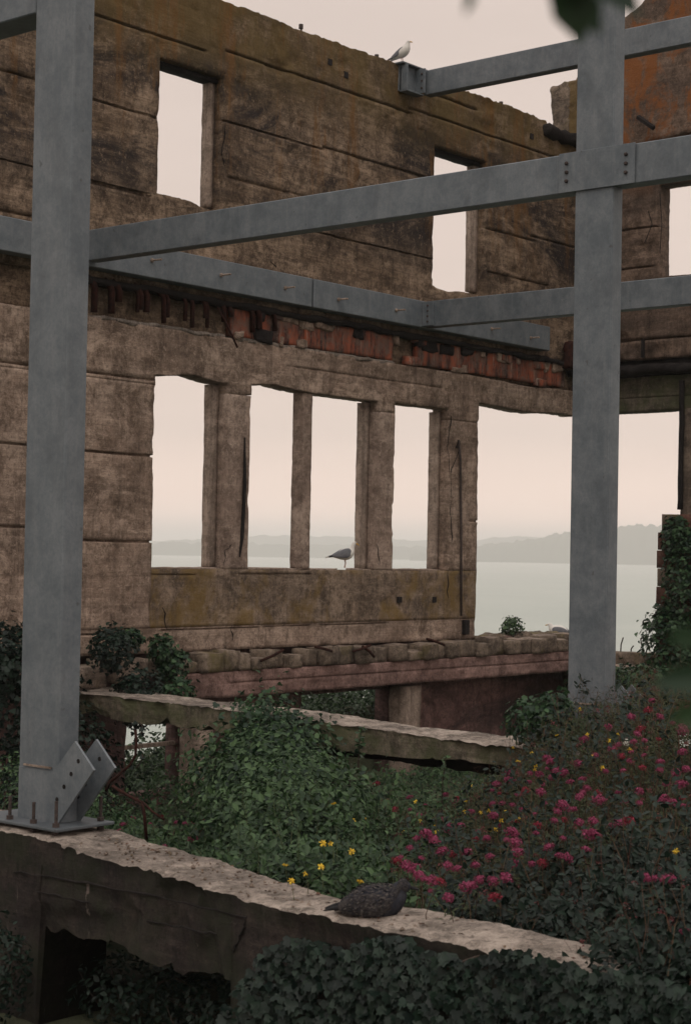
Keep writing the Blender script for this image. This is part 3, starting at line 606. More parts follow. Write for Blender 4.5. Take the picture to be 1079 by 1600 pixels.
# ------------------------------------------------------------------ footing walls
# foreground wall: swept irregular section, running towards the viewer's right
fw = empty('foreground_wall', (8.4, 7.2, -3.6), 'low concrete wall, face darkened as painted shade, with pale worn top crossing the foreground below the left steel column', 'wall')
def chips(Y, seed, n, wmax, dmax):
    r = random.Random(seed); lo, hi = float(np.min(Y)), float(np.max(Y)); out_ = np.zeros_like(Y)
    for _ in range(n):
        c = r.uniform(lo, hi); w = wmax*(.08+r.random()**3); d = dmax*r.uniform(.25, 1)*min(1, (w/wmax)**.6+.1); k = r.uniform(.15, .85)
        t = (Y-c)/w; out_ = np.maximum(out_, d*np.clip(np.minimum((t+k)/k, (1-k-t)/(1-k)), 0, 1))
    return out_
def footing(path, parent, mats, names, zb, bot, seed, ny=150):
    """path rows: Y, Xnear, Xfar, Ztop ; bot(Y) -> underside"""
    path = np.array(path); Ys = np.linspace(path[0, 0], path[-1, 0], ny)
    xn, xf, zt = (np.interp(Ys, path[::-1, 0] if path[0, 0] > path[-1, 0] else path[:, 0], (path[::-1] if path[0, 0] > path[-1, 0] else path)[:, k]) for k in (1, 2, 3))
    zbm = np.array([bot(y) for y in Ys]); zbm = zbm + ((fbm(Ys*.8, Ys*0, Ys*0, seed+7, 3)-.5)*.16 + chips(Ys, seed+2, 60, .4, .10) - chips(Ys, seed+3, 40, .25, .05))*(zbm > -3.2)
    nt_ = 12; nf = 16
    def nz(X, Y, Z, s, k): return (fbm(X*5, Y*5, Z*5, s, 4)-.5)*k
    T = []
    for k in range(nt_+1):
        t = k/nt_; X = xn+(xf-xn)*t; Z = zt + nz(X*2.2, Ys*2.2, Ys*0, seed, .035) + (fbm(X*1.2, Ys*.9, Ys*0, seed+3, 3)-.5)*.07
        if k in (0, nt_): Z = Z - .010 - chips(Ys, seed+21+k, 220, .10, .02); X = X + ((fbm(Ys*.9, Ys*0, Ys*0, seed+9, 3)-.5)*.04 + chips(Ys, seed+31+k, 260, .12, .028))*(1 if k == 0 else -1)
        T.append(np.stack([X, Ys, Z], 1))
    Fr = []
    for k in range(nf+1):
        t = k/nf; Z = T[0][:, 2]*(1-t)+zbm*t; X = T[0][:, 0]*math.exp(-k*.9) + (xn+.01)*(1-math.exp(-k*.9)) + (0 if k == 0 else 1)*(nz(xn, Ys, Z, seed+11, .045) + .008)
        sp_ = fbm(Ys*1.9, Z*2.2, Z*0, seed+15, 4); X = X + (0 if k == 0 else 1)*(np.clip((sp_-.52)*10, 0, 1)*.045 + (vnoise(Ys*16, Z*16, Z*0, seed+16)-.5)*.012)
        Fr.append(np.stack([X, Ys, Z], 1))
    Bk = []
    for k in range(3):
        t = k/2; Z = T[-1][:, 2]*(1-t)+zbm*t; Bk.append(np.stack([T[-1][:, 0], Ys, Z], 1))
    def sheet(rows, flip=False):
        V = np.concatenate(rows); n = len(rows); I = np.arange(n*ny).reshape(n, ny)
        F = np.stack([I[:-1, :-1].ravel(), I[:-1, 1:].ravel(), I[1:, 1:].ravel(), I[1:, :-1].ravel()], 1)
        return V, (F[:, ::-1] if flip else F)
    V, F = sheet(T); link(names[0], npmesh(names[0], V, [F]), mats[0], parent)
    V, F = sheet(Fr); V2, F2 = sheet(Bk); V3, F3 = sheet([Fr[-1], Bk[-1]])
    # end caps
    ends = []
    VV = np.concatenate([V, V2, V3]); FF = np.concatenate([F, F2+len(V), F3+len(V)+len(V2)])
    link(names[1], npmesh(names[1], VV, [FF]), mats[1], parent)
    for j_ in (0, -1):
        ring = [r[j_] for r in T] + [r[j_] for r in Bk[1:]] + [r[j_] for r in Fr[::-1][:-1]]
        m_ = MB(); m_.add(ring, [tuple(range(len(ring)))]); m_.build('wall_end', mats[1], parent)
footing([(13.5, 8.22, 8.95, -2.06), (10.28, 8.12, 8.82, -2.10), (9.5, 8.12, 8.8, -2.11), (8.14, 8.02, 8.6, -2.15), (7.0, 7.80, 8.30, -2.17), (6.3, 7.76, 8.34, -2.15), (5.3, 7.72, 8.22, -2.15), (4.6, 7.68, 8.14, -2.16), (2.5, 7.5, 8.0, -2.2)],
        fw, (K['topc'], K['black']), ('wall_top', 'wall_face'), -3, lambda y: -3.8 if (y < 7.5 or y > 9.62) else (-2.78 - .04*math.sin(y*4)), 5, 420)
for pts_ in ([(20, 1362), (95, 1372), (200, 1392), (290, 1412), (410, 1440)], [(385, 1432), (380, 1452), (368, 1478), (362, 1492)], [(60, 1395), (100, 1402), (150, 1412)], [(400, 1520), (450, 1530), (500, 1545)], [(230, 1440), (300, 1452), (350, 1462)]):
    m = MB(); P_ = []
    for i in range(len(pts_)-1):
        for k in range(5):
            t = k/5; q = ray(pts_[i][0]*(1-t)+pts_[i+1][0]*t+rnd.uniform(-2, 2), pts_[i][1]*(1-t)+pts_[i+1][1]*t+rnd.uniform(-2, 2)); X_ = 8.0
            for _ in range(6): X_ = float(np.interp((q*(X_/q.x)).y, [2.5, 4.6, 5.3, 6.3, 7.0, 8.14, 9.5, 10.28], [7.5, 7.68, 7.72, 7.76, 7.80, 8.02, 8.12, 8.12]))+.012
            P_.append(q*(X_/q.x))
    m.tube(P_, [rnd.uniform(.003, .010) for _ in P_], 5); m.build('crack', K['nearblack'], fw)
# middle grade beam under the second column
gb = empty('grade_beam', (15.6, 12, -3.6), 'long low mossy concrete beam half hidden by ivy, running behind the shrubs to the right steel column', 'beam')
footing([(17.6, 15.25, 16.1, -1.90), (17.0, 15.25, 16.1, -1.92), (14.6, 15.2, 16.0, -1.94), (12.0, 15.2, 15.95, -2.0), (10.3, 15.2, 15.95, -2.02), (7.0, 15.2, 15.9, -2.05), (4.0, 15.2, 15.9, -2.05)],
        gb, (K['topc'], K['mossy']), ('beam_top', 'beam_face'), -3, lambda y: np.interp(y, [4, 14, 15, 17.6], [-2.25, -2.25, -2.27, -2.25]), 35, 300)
rblock('inner_beam_shadow', gb, K['nearblack'], 15.62, 16.0, 8, 13.4, -2.42, -2.2, (2, 60, 2), .03, 71)  # inner piece coloured near-black to paint the shadow below the beam

# ------------------------------------------------------------------ steel frame
ST = K['steel']
def bolt(parent, p, axis, r=.016, l=.03, mat=None):
    p = Vector(p); d = Vector(axis).normalized(); m = MB(); m.tube([p-d*.005, p+d*l*.6, p+d*l], [r, r, r*.6], 6); return m.build('bolt', mat or K['rustb'], parent)
def column(x0, x1, y0, y1, zb, zt, label, base=True):
    c = empty('steel_column', ((x0+x1)/2, (y0+y1)/2, zb), label, 'column')
    m = MB(); m.box(x0, x1, y0, y1, zb, zt, .012); m.build('shaft', ST, c)
    # paired gusset plates on the two wide faces, rising to the right
    for X in (x0-.012, x1-.008):
        m = MB(); z0 = zb+.02
        m.prism([(y1-.02, z0), (y0-.02, z0), (y0-.40, z0+.43), (y0-.19, z0+.62), (y0+.04, z0+.38), (y1-.02, z0+.38)], 0, X, X+.02)
        g = m.build('gusset_plate', ST, c)
        for k in range(4):
            py, pz = y0-.235+.075*k, zb+.50-.10*k
            m = MB(); m.tube([(X-.003, py, pz), (X+.001, py, pz)], .017, 8); m.build('bolt_hole', K['nearblack'], g)
            g.children[-1].location = (0, 0, 0)
    m = MB(); m.box(x0-.022, x0-.010, y0+.06, y1-.08, zb+.415, zb+.43); m.build('weld_tab', K['frame'], c)
    bp = MB(); bp.box(x0-.19, x1+.17, y0-.22, y1+.30, zb, zb+.022, .004); b = bp.build('base_plate', K['steeld'], c)
    for (bx, by) in ((x0-.12, y0-.13), (x0-.12, y0+.12), (x0-.12, y1-.06), (x0-.12, y1+.2), (x1+.11, y0-.13), (x1+.11, y1+.2)):
        m = MB(); m.tube([(bx, by, zb-.1), (bx, by, zb+rnd.uniform(.16, .22))], .013, 7); m.tube([(bx, by, zb+.022), (bx, by, zb+.05)], .028, 6); m.tube([(bx, by, zb-.05), (bx, by, zb-.01)], .03, 6)
        m.build('anchor_bolt', K['rustb'], c)
    return c
c1 = column(8.37, 8.57, 9.73, 10.18, -2.05, 9.2, 'nearer galvanised steel column with bolted base plate standing on the foreground wall at left')
c2 = column(15.55, 15.75, 9.46, 9.93, -1.97, 9.2, 'farther galvanised steel column at right rising out of the pink flowers')
m = MB(); m.box(15.522, 15.545, 9.19, 10.12, 3.90, 4.325, .003); pl_ = m.build('splice_plate', ST, c2)
for yy in (10.02, 9.29):
    for zz in (4.02, 4.115, 4.21): b_ = bolt(pl_, (15.52, yy, zz), (-1, 0, 0), .021, .03); b_.location = (0, 0, 0)
def beamY(x0, x1, y0, y1, z0, z1, label):
    o = empty('steel_beam', ((x0+x1)/2, (y0+y1)/2, z0), label, 'beam')
    m = MB(); m.box(x0, x1, y0, y1, z0, z1, .010); m.build('web', ST, o); return o
Ab = beamY(15.55, 15.75, 9.936, 17.72, 3.90, 4.32, 'steel beam sloping up across the picture from behind the left column to the bolted plate of the right column')
A2 = beamY(15.55, 15.75, 5.0, 9.454, 3.90, 4.32, 'short length of steel beam leaving the right column plate at right, level with the plate')
Cb = beamY(23.1, 23.3, 5.0, 17.70, 3.84, 4.28, 'steel beam passing behind the right column at middle height, joined to the wall beam by a bolted cleat')
Db = beamY(23.1, 23.3, 5.0, 17.82, 7.82, 8.24, 'topmost steel beam at upper right, held in a bracket on the wall top beside a perched gull')
F1 = beamY(8.37, 8.66, 10.186, 17.7, 4.05, 4.47, 'steel beam end in the upper left corner, running back from the near left column')
def beamX(x0, x1, label, bolts):
    o = empty('steel_beam', ((x0+x1)/2, 17.8, 3.84), label, 'beam')
    m = MB(); m.box(x0, x1, 17.74, 17.97, 3.84, 4.29, .010); m.build('web', ST, o)
    for (x, y) in bolts:
        p = onY(x, y, 17.75); m = MB(); m.tube([p, p+Vector((.02, -.20, .0))], .014, 6); m.tube([p+Vector((.001, -.012, 0)), p+Vector((.004, -.04, 0))], .03, 6); m.build('threaded_rod', K['frame'], o)
    return o
B0 = beamX(12.0, 20.235, 'left length of the horizontal steel beam fixed along the wall below the upper windows', [(236, 407), (344, 430), (444, 450)])
B1 = beamX(20.275, 27.0, 'right length of the horizontal steel beam fixed along the wall, its end in front of the big opening', [(527, 468), (617, 485), (766, 514), (827, 528)])
# cleats and brackets
m = MB(); m.box(23.06, 23.10, 17.50, 17.735, 3.86, 4.27, .003); g = m.build('cleat', K['steel'], Cb)
for k in range(4): b_ = bolt(g, (23.06, 17.62, 3.93+.09*k), (-1, 0, 0), .018, .02); b_.location = (0, 0, 0)
br = empty('steel_bracket', (22.85, 18.0, 7.8), 'open steel channel bracket bolted on the wall top under the perched white gull', 'bracket')
m = MB(); m.box(22.55, 23.35, 17.84, 18.3, 8.262, 8.29, .004); m.build('cap_plate', K['steeld'], br)
m = MB(); m.box(22.62, 22.65, 17.80, 18.0, 7.82, 8.26, .003); m.box(22.62, 23.06, 17.93, 17.96, 7.82, 8.26, .003); m.box(22.62, 23.08, 17.80, 17.96, 7.80, 7.83, .003); m.build('channel', K['steel'], br)
m = MB(); m.box(23.0, 23.03, 17.72, 17.93, 7.83, 8.25, .003); g = m.build('end_plate', K['steel'], br)
for k in range(3): b_ = bolt(g, (23.0, 17.78, 7.92+.12*k), (-1, 0, 0), .022, .02, K['rustb']); b_.location = (0, 0, 0)
#PLANTS
# ------------------------------------------------------------------ leaves
OVAL = (np.array([(0, 0, 0), (-.26, .33, .07), (-.22, .7, .05), (0, 1, -.06), (.22, .7, .05), (.26, .33, .07), (0, .35, -.02), (0, .7, -.03)]),
        [np.array([(0, 6, 1), (0, 5, 6), (2, 7, 3), (7, 4, 3)]), np.array([(1, 6, 7, 2), (6, 5, 4, 7)])])
NARR = (np.array([(0, 0, 0), (-.12, .4, .03), (0, 1, -.12), (.12, .4, .03), (0, .45, -.01)]), [np.array([(0, 4, 1), (0, 3, 4), (1, 4, 2), (4, 3, 2)])])
IVY = (np.array([(0, 0, .0), (-.30, -.06, .03), (-.52, .22, -.03), (-.30, .40, .04), (-.28, .66, -.02), (-.10, .66, .03), (0, 1, -.08), (.10, .66, .03), (.28, .66, -.02), (.30, .40, .04), (.52, .22, -.03), (.30, -.06, .03), (0, .38, -.03)]),
       [np.array([(12, i, i+1) for i in range(0, 11)] + [(12, 11, 0)])])
def leaves(P, Nn, Dd, size, T, rv=None):
    """leaf-sized faces at P, facing Nn, tips along Dd"""
    P = np.asarray(P, float); n = len(P); Nn = Nn/np.linalg.norm(Nn, axis=1)[:, None]
    Dd = Dd - Nn*(Dd*Nn).sum(1)[:, None]; Dd = Dd/(np.linalg.norm(Dd, axis=1)[:, None]+1e-9); Xx = np.cross(Dd, Nn)
    tv, tf = T; sz = np.broadcast_to(np.asarray(size, float), (n,))[:, None, None]
    fold = rng.uniform(.4, 2.2, (n, 1, 1)); wd = rng.uniform(.8, 1.15, (n, 1, 1))
    V = P[:, None, :] + sz*(tv[None, :, 0:1]*Xx[:, None, :]*wd + tv[None, :, 1:2]*Dd[:, None, :] + tv[None, :, 2:3]*Nn[:, None, :]*fold)
    k = len(tv); off = (np.arange(n)*k)[:, None, None]
    F = [(f[None]+off).reshape(-1, f.shape[1]) for f in tf]
    rv = rng.random(n) if rv is None else rv
    return V.reshape(-1, 3), F, np.repeat(rv, k)
def combine(parts):
    V = []; A = []; Fd = {}; b = 0
    for v, fs, a in parts:
        for f in fs: Fd.setdefault(f.shape[1], []).append(f+b)
        V.append(v); A.append(a); b += len(v)
    return np.concatenate(V), [np.concatenate(x) for x in Fd.values()], np.concatenate(A)
def leafobj(name, parts, mat, parent=None, smooth=False):
    V, F, A = combine(parts if isinstance(parts, list) else [parts]); return link(name, npmesh(name, V, F, A), mat, parent, smooth)
def unit(n, bias=(0, 0, 0), k=1.):
    v = rng.normal(size=(n, 3))*k + np.array(bias, float); return v/np.linalg.norm(v, axis=1)[:, None]
def hair(P0, P1, r, bend=.1, seg=3):
    """thin three-sided stems from P0 to P1"""
    P0 = np.asarray(P0, float); P1 = np.asarray(P1, float); n = len(P0); b = rng.normal(size=(n, 3))*bend*np.linalg.norm(P1-P0, axis=1)[:, None]
    ax = (P1-P0); ax /= np.linalg.norm(ax, axis=1)[:, None]+1e-9; s_ = np.cross(ax, rng.normal(size=(n, 3))); s_ /= np.linalg.norm(s_, axis=1)[:, None]+1e-9; t_ = np.cross(ax, s_)
    V = []
    for i in range(seg+1):
        u = i/seg; C = P0*(1-u)+P1*u + b*math.sin(math.pi*u); rr = (np.broadcast_to(np.asarray(r, float), (n,))*(1-.45*u))[:, None]
        for k in range(3):
            a = 2*math.pi*k/3; V.append(C + rr*(s_*math.cos(a)+t_*math.sin(a)))
    V = np.stack(V, 1); k = V.shape[1]; F = []
    for i in range(seg):
        for j in range(3): F.append((i*3+j, i*3+(j+1) % 3, (i+1)*3+(j+1) % 3, (i+1)*3+j))
    F = (np.array(F)[None] + (np.arange(n)*k)[:, None, None]).reshape(-1, 4)
    return V.reshape(-1, 3), [F], np.repeat(rng.random(n), k)

TOC = np.array([-.75, -.55, .35])           # general facing of outer leaves: open sky on the viewer's side
def canopy(X, Y):
    a = np.degrees(np.arctan2(Y, X)); t = np.clip((X-8.7)/6.4, 0, 1)
    hf = np.interp(a, [20, 24, 27, 30, 35, 43.5, 46, 50], [-1.7, -1.85, -1.95, -2.1, -2.3, -2.3, -2.42, -2.45])
    hb = np.interp(a, [28, 29.2, 31.3, 32.4, 34, 35.6, 36.6, 38.5, 40, 41.9, 44.2, 45.2, 48], [-1.33, -1.38, -1.58, -1.72, -2.1, -2.65, -2.92, -3.02, -2.9, -2.55, -2.9, -3.5, -3.5])
    mid = np.interp(a, [33, 35, 38, 43, 45, 48], [0, -.05, -.12, -.05, -.28, -.4])*np.sin(math.pi*t)
    return hf*(1-t) + hb*t + mid + (fbm(X*1.1, Y*1.1, X*0, 77, 3)-.5)*.5 + (fbm(X*3.2, Y*3.2, X*0, 79, 2)-.5)*.42
def sample_bed(n, y0=3.6, y1=16.8):
    X = rng.uniform(7.55, 16.1, n); Y = rng.uniform(y0, y1, n)
    a = np.degrees(np.arctan2(Y, X)); k = (a > 27.2) & (a < 52)
    edge = np.interp(Y, [3, 4.7, 5.15, 5.5, 6.3, 8.2, 10.2, 12], [7.5, 7.7, 8.15, 8.42, 8.5, 8.75, 8.98, 9.1])
    k &= X > edge
    k &= (X < 15.12) | ((a < 32.9) & (a > 28.5))
    k &= (fbm(X*2.1, Y*2.1, X*0, 191, 3) + rng.uniform(-.07, .07, n)) > .43
    return X[k], Y[k]
# soil under the plants
def soil_z(X, Y): return canopy(X, Y)-.55
gridsheet('soil_bed', np.arange(8.7, 15.3, .25), np.arange(1, 17.2, .25), soil_z, K['soil'])
# general undergrowth: sprigs of leaves filling the bed (nobody could count it)
def sprigs(X, Y, Z, nl, ls, T, length=.3, lean=(0, 0, 1.3), spread=.5):
    n = len(X); D = unit(n, lean, spread); parts = []; base = np.stack([X, Y, Z], 1) - D*length*.5
    u = rng.uniform(.1, 1, (n, nl)); Pp = base[:, None] + D[:, None]*(u*length)[..., None]
    o_ = unit(n*nl, (0, 0, .3), 1.); Pp = Pp.reshape(-1, 3) + o_*.012
    Nn = unit(n*nl, TOC*.7+np.array([0, 0, 1.0]), .75)
    rv = np.clip(np.repeat(rng.random(n), nl)*.6 + rng.random(n*nl)*.4, 0, 1)
    return leaves(Pp, Nn, o_+D.repeat(nl, 0)*.5, rng.uniform(*ls, n*nl), T, rv), hair(base, base+D*length, .0028, .06, 2)
def region_mask(X, Y): return np.degrees(np.arctan2(Y, X))
X, Y = sample_bed(42000); Z = canopy(X, Y) - rng.exponential(.09, len(X)); ang = region_mask(X, Y)
left = ang > 37.5 + (fbm(X, Y, X*0, 5, 2)-.5)*6
l1, s1 = sprigs(X[left], Y[left], Z[left], 8, (.035, .085), OVAL)
tl = rng.choice(np.nonzero(left)[0], 420, replace=False)
l1b, s1b = sprigs(X[tl], Y[tl], canopy(X[tl], Y[tl])+rng.uniform(.0, .22, 420), 22, (.03, .075), OVAL, .45, (0, 0, 1.8), .45)
o = leafobj('sprig_stems', [s1b], K['gstem']); tag(o, 'upright green stems standing out of the leaf mass left of the flowers', 'stalks', kind='stuff')
o = leafobj('undergrowth_leaves', [l1, l1b], K['leaf']); tag(o, 'dense mass of rounded green leaves filling the bed left of the pink flowers', 'undergrowth', kind='stuff')
r_ = ~left; low = (X < np.interp(ang, [26, 31, 37], [11.2, 10.2, 9.3]) + (fbm(X*1.3, Y*1.3, X*0, 9, 3)-.5)*1.5) & r_
l2, s2 = sprigs(X[r_ & ~low], Y[r_ & ~low], Z[r_ & ~low], 6, (.03, .055), NARR, .38)
l2b, _ = sprigs(X[r_ & ~low][::2], Y[r_ & ~low][::2], Z[r_ & ~low][::2]-.05, 4, (.03, .055), OVAL, .3)
o = leafobj('herb_leaves', [l2, l2b], K['herb']); tag(o, 'olive brown mass of fine leaves and seed stalks among the pink flowers', 'undergrowth', kind='stuff')
l3, s3 = sprigs(X[low], Y[low], Z[low], 8, (.035, .08), OVAL, .3)
tl = rng.choice(np.nonzero(r_ & (X < 14.0))[0], 240, replace=False)
l3b, s3b = sprigs(X[tl], Y[tl], canopy(X[tl], Y[tl])+rng.uniform(.0, .25, 240), 20, (.03, .07), OVAL, .5, (0, 0, 1.8), .45)
o = leafobj('sprig_stems', [s3b], K['stem']); tag(o, 'upright leafy stems standing among the pink flowers', 'stalks', kind='stuff')
o = leafobj('undergrowth_leaves', [l3, l3b], K['ivyd']); tag(o, 'dark green leaves banked behind the foreground wall at lower right', 'undergrowth', kind='stuff')
# thin dry stalks standing out of the flower bank
X, Y = sample_bed(9000); k = region_mask(X, Y) < 39; X, Y = X[k], Y[k]; Z = canopy(X, Y)
up = unit(len(X), (0, 0, 2.2), .75); ln = rng.uniform(.12, .42, len(X))*np.interp(X, [8, 12, 15], [.6, 1, 1.15])
P0 = np.stack([X, Y, Z-.15], 1); P1 = P0+up*ln[:, None]
tw = rng.choice(len(P1), min(3500, len(P1)), replace=False)
seed = leaves(P1[tw].repeat(5, 0)+rng.normal(size=(len(tw)*5, 3))*.012, unit(len(tw)*5), unit(len(tw)*5), rng.uniform(.008, .016, len(tw)*5), NARR)
o = leafobj('dry_stalks', [hair(P0, P1, .0022, .12), hair(P1, P1+unit(len(P1), (0, 0, .8))*.07, .0014, .1, 1), hair(P1-up*.06, P1-up*.06+unit(len(P1), (0, 0, .8))*.08, .0014, .1, 1), seed], K['stem']); tag(o, 'thin reddish brown seed stalks rising through the flower bank', 'stalks', kind='stuff')
X, Y = sample_bed(2600); k = region_mask(X, Y) > 36; X, Y = X[k], Y[k]; Z = canopy(X, Y); P0 = np.stack([X, Y, Z-.1], 1)
o = leafobj('green_stalks', [hair(P0, P0+unit(len(X), (0, 0, 1.6), .7)*rng.uniform(.15, .38, len(X))[:, None], .0026, .15)], K['gstem']); tag(o, 'slender green stalks among the rounded leaves left of the flowers', 'stalks', kind='stuff')
# scrub on the slope outside, seen through the lower openings, and inside the lower room
Xs = np.concatenate([rng.uniform(16.5, 28, 3200), rng.uniform(16.6, 19.5, 1000)]); Ys = rng.uniform(18.7, 20.8, 4200); Zs = np.interp(Xs, [16, 18.4, 19.2, 20.5, 26], [-3.85, -3.75, -3.4, -2.6, -2.5]) + (fbm(Xs*1.5, Ys*1.5, Xs*0, 3, 3)-.5)*.5 - rng.exponential(.3, 4200)
l4, s4 = sprigs(Xs, Ys, Zs, 8, (.06, .11), OVAL, .45)
o = leafobj('slope_scrub', [l4], K['leaf']); tag(o, 'green scrub on the slope outside, seen through the lower openings', 'scrub', kind='stuff')
Xs = rng.uniform(15.9, 27, 4600); Ys = rng.uniform(12.5, 17.9, 4600); Zs = -3.35 - .3*(Xs > 18.6) + (fbm(Xs*1.5, Ys*1.5, Xs*0, 13, 3)-.5)*.4 - rng.exponential(.15, 4600)
l5, s5 = sprigs(Xs, Ys, Zs, 8, (.04, .08), OVAL, .4)
o = leafobj('room_scrub', [l5], K['leaf']); tag(o, 'low green plants in the lower room below the plinth beam', 'undergrowth', kind='stuff')

# ------------------------------------------------------------------ ivy
def leafmesh(T, nm):
    me = npmesh(nm, T[0], T[1], np.full(len(T[0]), rnd.random())); return me
def leaf_children(parent, me_list, P, Nn, Dd, size, mat, name='leaf'):
    for i in range(len(P)):
        n = Vector(Nn[i]).normalized(); d = Vector(Dd[i]); d = (d-n*d.dot(n)).normalized(); x = d.cross(n); s = float(size[i])
        o = bpy.data.objects.new(name, me_list[i % len(me_list)]); COL.objects.link(o); o.parent = parent
        Mx = Matrix((x*s, d*s, n*s)).transposed().to_4x4(); Mx.translation = Vector(P[i])-parent.location; o.matrix_basis = Mx
def variants(T, mats, nm, k=6):
    r = []
    for i in range(k):
        tv = T[0].copy(); tv[:, 2] *= rng.uniform(.5, 2.2); tv[:, 0] *= rng.uniform(.85, 1.15); tv = tv + rng.normal(size=tv.shape)*.018
        me = npmesh(nm, tv, T[1], np.full(len(tv), (i+.5)/k)); me.materials.append(mats); r.append(me)
    return r
IVM = variants(IVY, K['ivyd'], 'ivy_leaf'); IVM2 = variants(IVY, K['ivy'], 'ivy_leaf')
# on the face of the foreground wall
iv = empty('ivy', (7.6, 5, -3.4), 'dark ivy curtain hanging over the face of the foreground wall at lower right', 'ivy')
def wallx(Y): return np.interp(Y, [2.5, 4.6, 5.3, 6.3, 7.0, 8.1], [7.4, 7.6, 7.64, 7.74, 7.8, 8.02])
n = 7500; Yv = 3.3+rng.random(n)*4.2; topz = np.interp(Yv, [3.3, 4.6, 5.2, 6.2, 7.0, 7.5], [-2.02, -2.08, -2.14, -2.2, -2.32, -2.9]) + (fbm(Yv*2.5, Yv*0, Yv*0, 3, 3)-.5)*.16
Zv = topz - rng.random(n)**1.1*1.3; k = ~((Yv > 6.9) & (rng.random(n) < (Yv-6.9)*1.5)); Yv, Zv, topz = Yv[k], Zv[k], topz[k]; n = len(Yv)
bulge = .05+.22*fbm(Yv*1.6, Zv*2.2, Yv*0, 23, 3)*np.clip((topz-Zv)*3+.25, 0, 1); Xv = wallx(Yv) - bulge*(rng.random(n)**.4)
P = np.stack([Xv, Yv, Zv], 1); Nn = unit(n, (-1.3, -.5, .75), .55); Dd = unit(n, (-.3, 0, -1.5), .5); sz = rng.uniform(.04, .085, n)
front_ = np.argsort(-(bulge + rng.random(n)*.1 + .12*(Zv > -3.05)))[:300]; msk = np.zeros(n, bool); msk[front_] = True
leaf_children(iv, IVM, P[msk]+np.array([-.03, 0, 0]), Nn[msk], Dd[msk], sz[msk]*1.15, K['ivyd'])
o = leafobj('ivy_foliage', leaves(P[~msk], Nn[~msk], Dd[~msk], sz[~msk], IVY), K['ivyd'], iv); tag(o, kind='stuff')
for pts_, rs_ in (
                  (((7.66, 6.02, -2.42), (7.68, 6.1, -2.24), (7.82, 6.0, -2.155), (8.0, 5.9, -2.15)), [.01, .009, .007, .004]),
                  (((7.62, 5.7, -2.4), (7.62, 5.6, -2.25), (7.80, 5.42, -2.165), (8.02, 5.36, -2.17)), [.01, .009, .007, .004])):
    m = MB(); m.tube(pts_, rs_, 6); m.build('stem', K['wood'], iv, True)

def blob_ivy(label, blobs, n, ls=(.035, .07), ind=60, mat='ivy', T=IVY, group=None, name='ivy', part='ivy_foliage', indmesh=None, facing=TOC, loose=.25, stems=14):
    c0 = Vector(blobs[0][0]); pz = min(b[0][2]-b[1][2] for b in blobs)
    o = empty(name, (c0.x, c0.y, pz), label, 'ivy' if name == 'ivy' else 'shrub', group)
    wts = np.array([b[1][0]*b[1][1]+b[1][1]*b[1][2] for b in blobs]); wts /= wts.sum(); bi = rng.choice(len(blobs), n, p=wts)
    C = np.array([b[0] for b in blobs])[bi]; Rr = np.array([b[1] for b in blobs])[bi]
    u = unit(n, facing*.6, 1.); lump = .72+.55*fbm(*(u*2.2+C*1.7).T, 33, 3); rad = lump*(1-rng.random(n)**2*.35) + rng.exponential(loose*.25, n)
    P = C + u*Rr*rad[:, None]; Nn = u*.9 + unit(n, (0, 0, .5), .6)*.8; Dd = unit(n, (0, 0, -1.1 if T is IVY else .6), .7); sz = rng.uniform(*ls, n)
    ex = np.argsort(-(rad + (u@facing)*.6 + rng.random(n)*.3))[:ind]; msk = np.zeros(n, bool); msk[ex] = True
    if ind: leaf_children(o, indmesh or IVM2, P[msk], Nn[msk], Dd[msk], sz[msk]*1.1, None)
    f = leafobj(part, leaves(P[~msk], Nn[~msk], Dd[~msk], sz[~msk], T), K[mat], o); tag(f, kind='stuff')
    st = rng.choice(n, stems); base = C[st]*1; base[:, 2] -= Rr[st][:, 2]*.8
    leafobj('stem', hair(base, P[st], .006, .15, 4), K['wood'], o)
    return o
OVM = variants(OVAL, K['leaf'], 'shrub_leaf')
blob_ivy('large bushy ivy mound climbing over the middle of the long mossy beam', [((15.0, 13.75, -2.12), (.40, .32, .38)), ((14.8, 13.25, -2.28), (.45, .42, .34)), ((14.7, 13.6, -2.5), (.45, .45, .4)), ((14.3, 12.8, -2.6), (.5, .6, .38))], 6500, (.035, .085), 160, loose=.8)
blob_ivy('ivy on the ledge at the wall foot just right of the left column', [((16.75, 17.35, -1.38), (.16, .2, .2)), ((16.95, 17.3, -1.62), (.22, .2, .22)), ((16.2, 17.4, -1.22), (.16, .2, .12)), ((16.75, 17.0, -1.95), (.26, .2, .16))], 1150, (.05, .09), 80)
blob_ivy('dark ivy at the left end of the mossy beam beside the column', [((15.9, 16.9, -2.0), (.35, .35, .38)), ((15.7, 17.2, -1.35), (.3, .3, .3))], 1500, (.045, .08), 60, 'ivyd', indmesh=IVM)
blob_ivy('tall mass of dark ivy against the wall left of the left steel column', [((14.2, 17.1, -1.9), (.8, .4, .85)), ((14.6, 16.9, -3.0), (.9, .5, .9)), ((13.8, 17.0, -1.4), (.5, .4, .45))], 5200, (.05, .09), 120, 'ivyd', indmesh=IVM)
blob_ivy('ivy covering the red block pillar at the far right', [((28.1, 15.5, -.4), (.25, .36, 1.0)), ((28.0, 15.75, -1.6), (.3, .5, .7)), ((28.1, 15.65, .4), (.2, .28, .38)), ((27.8, 16.1, -2.3), (.4, .6, .35))], 3800, (.06, .11), 120)
blob_ivy('green bush low behind the left column base at the left edge', [((11.2, 12.6, -2.75), (.4, .6, .5)), ((11.0, 13.2, -2.45), (.4, .5, .4))], 2600, (.035, .06), 60, 'leaf', OVAL, name='shrub', part='foliage', indmesh=OVM)
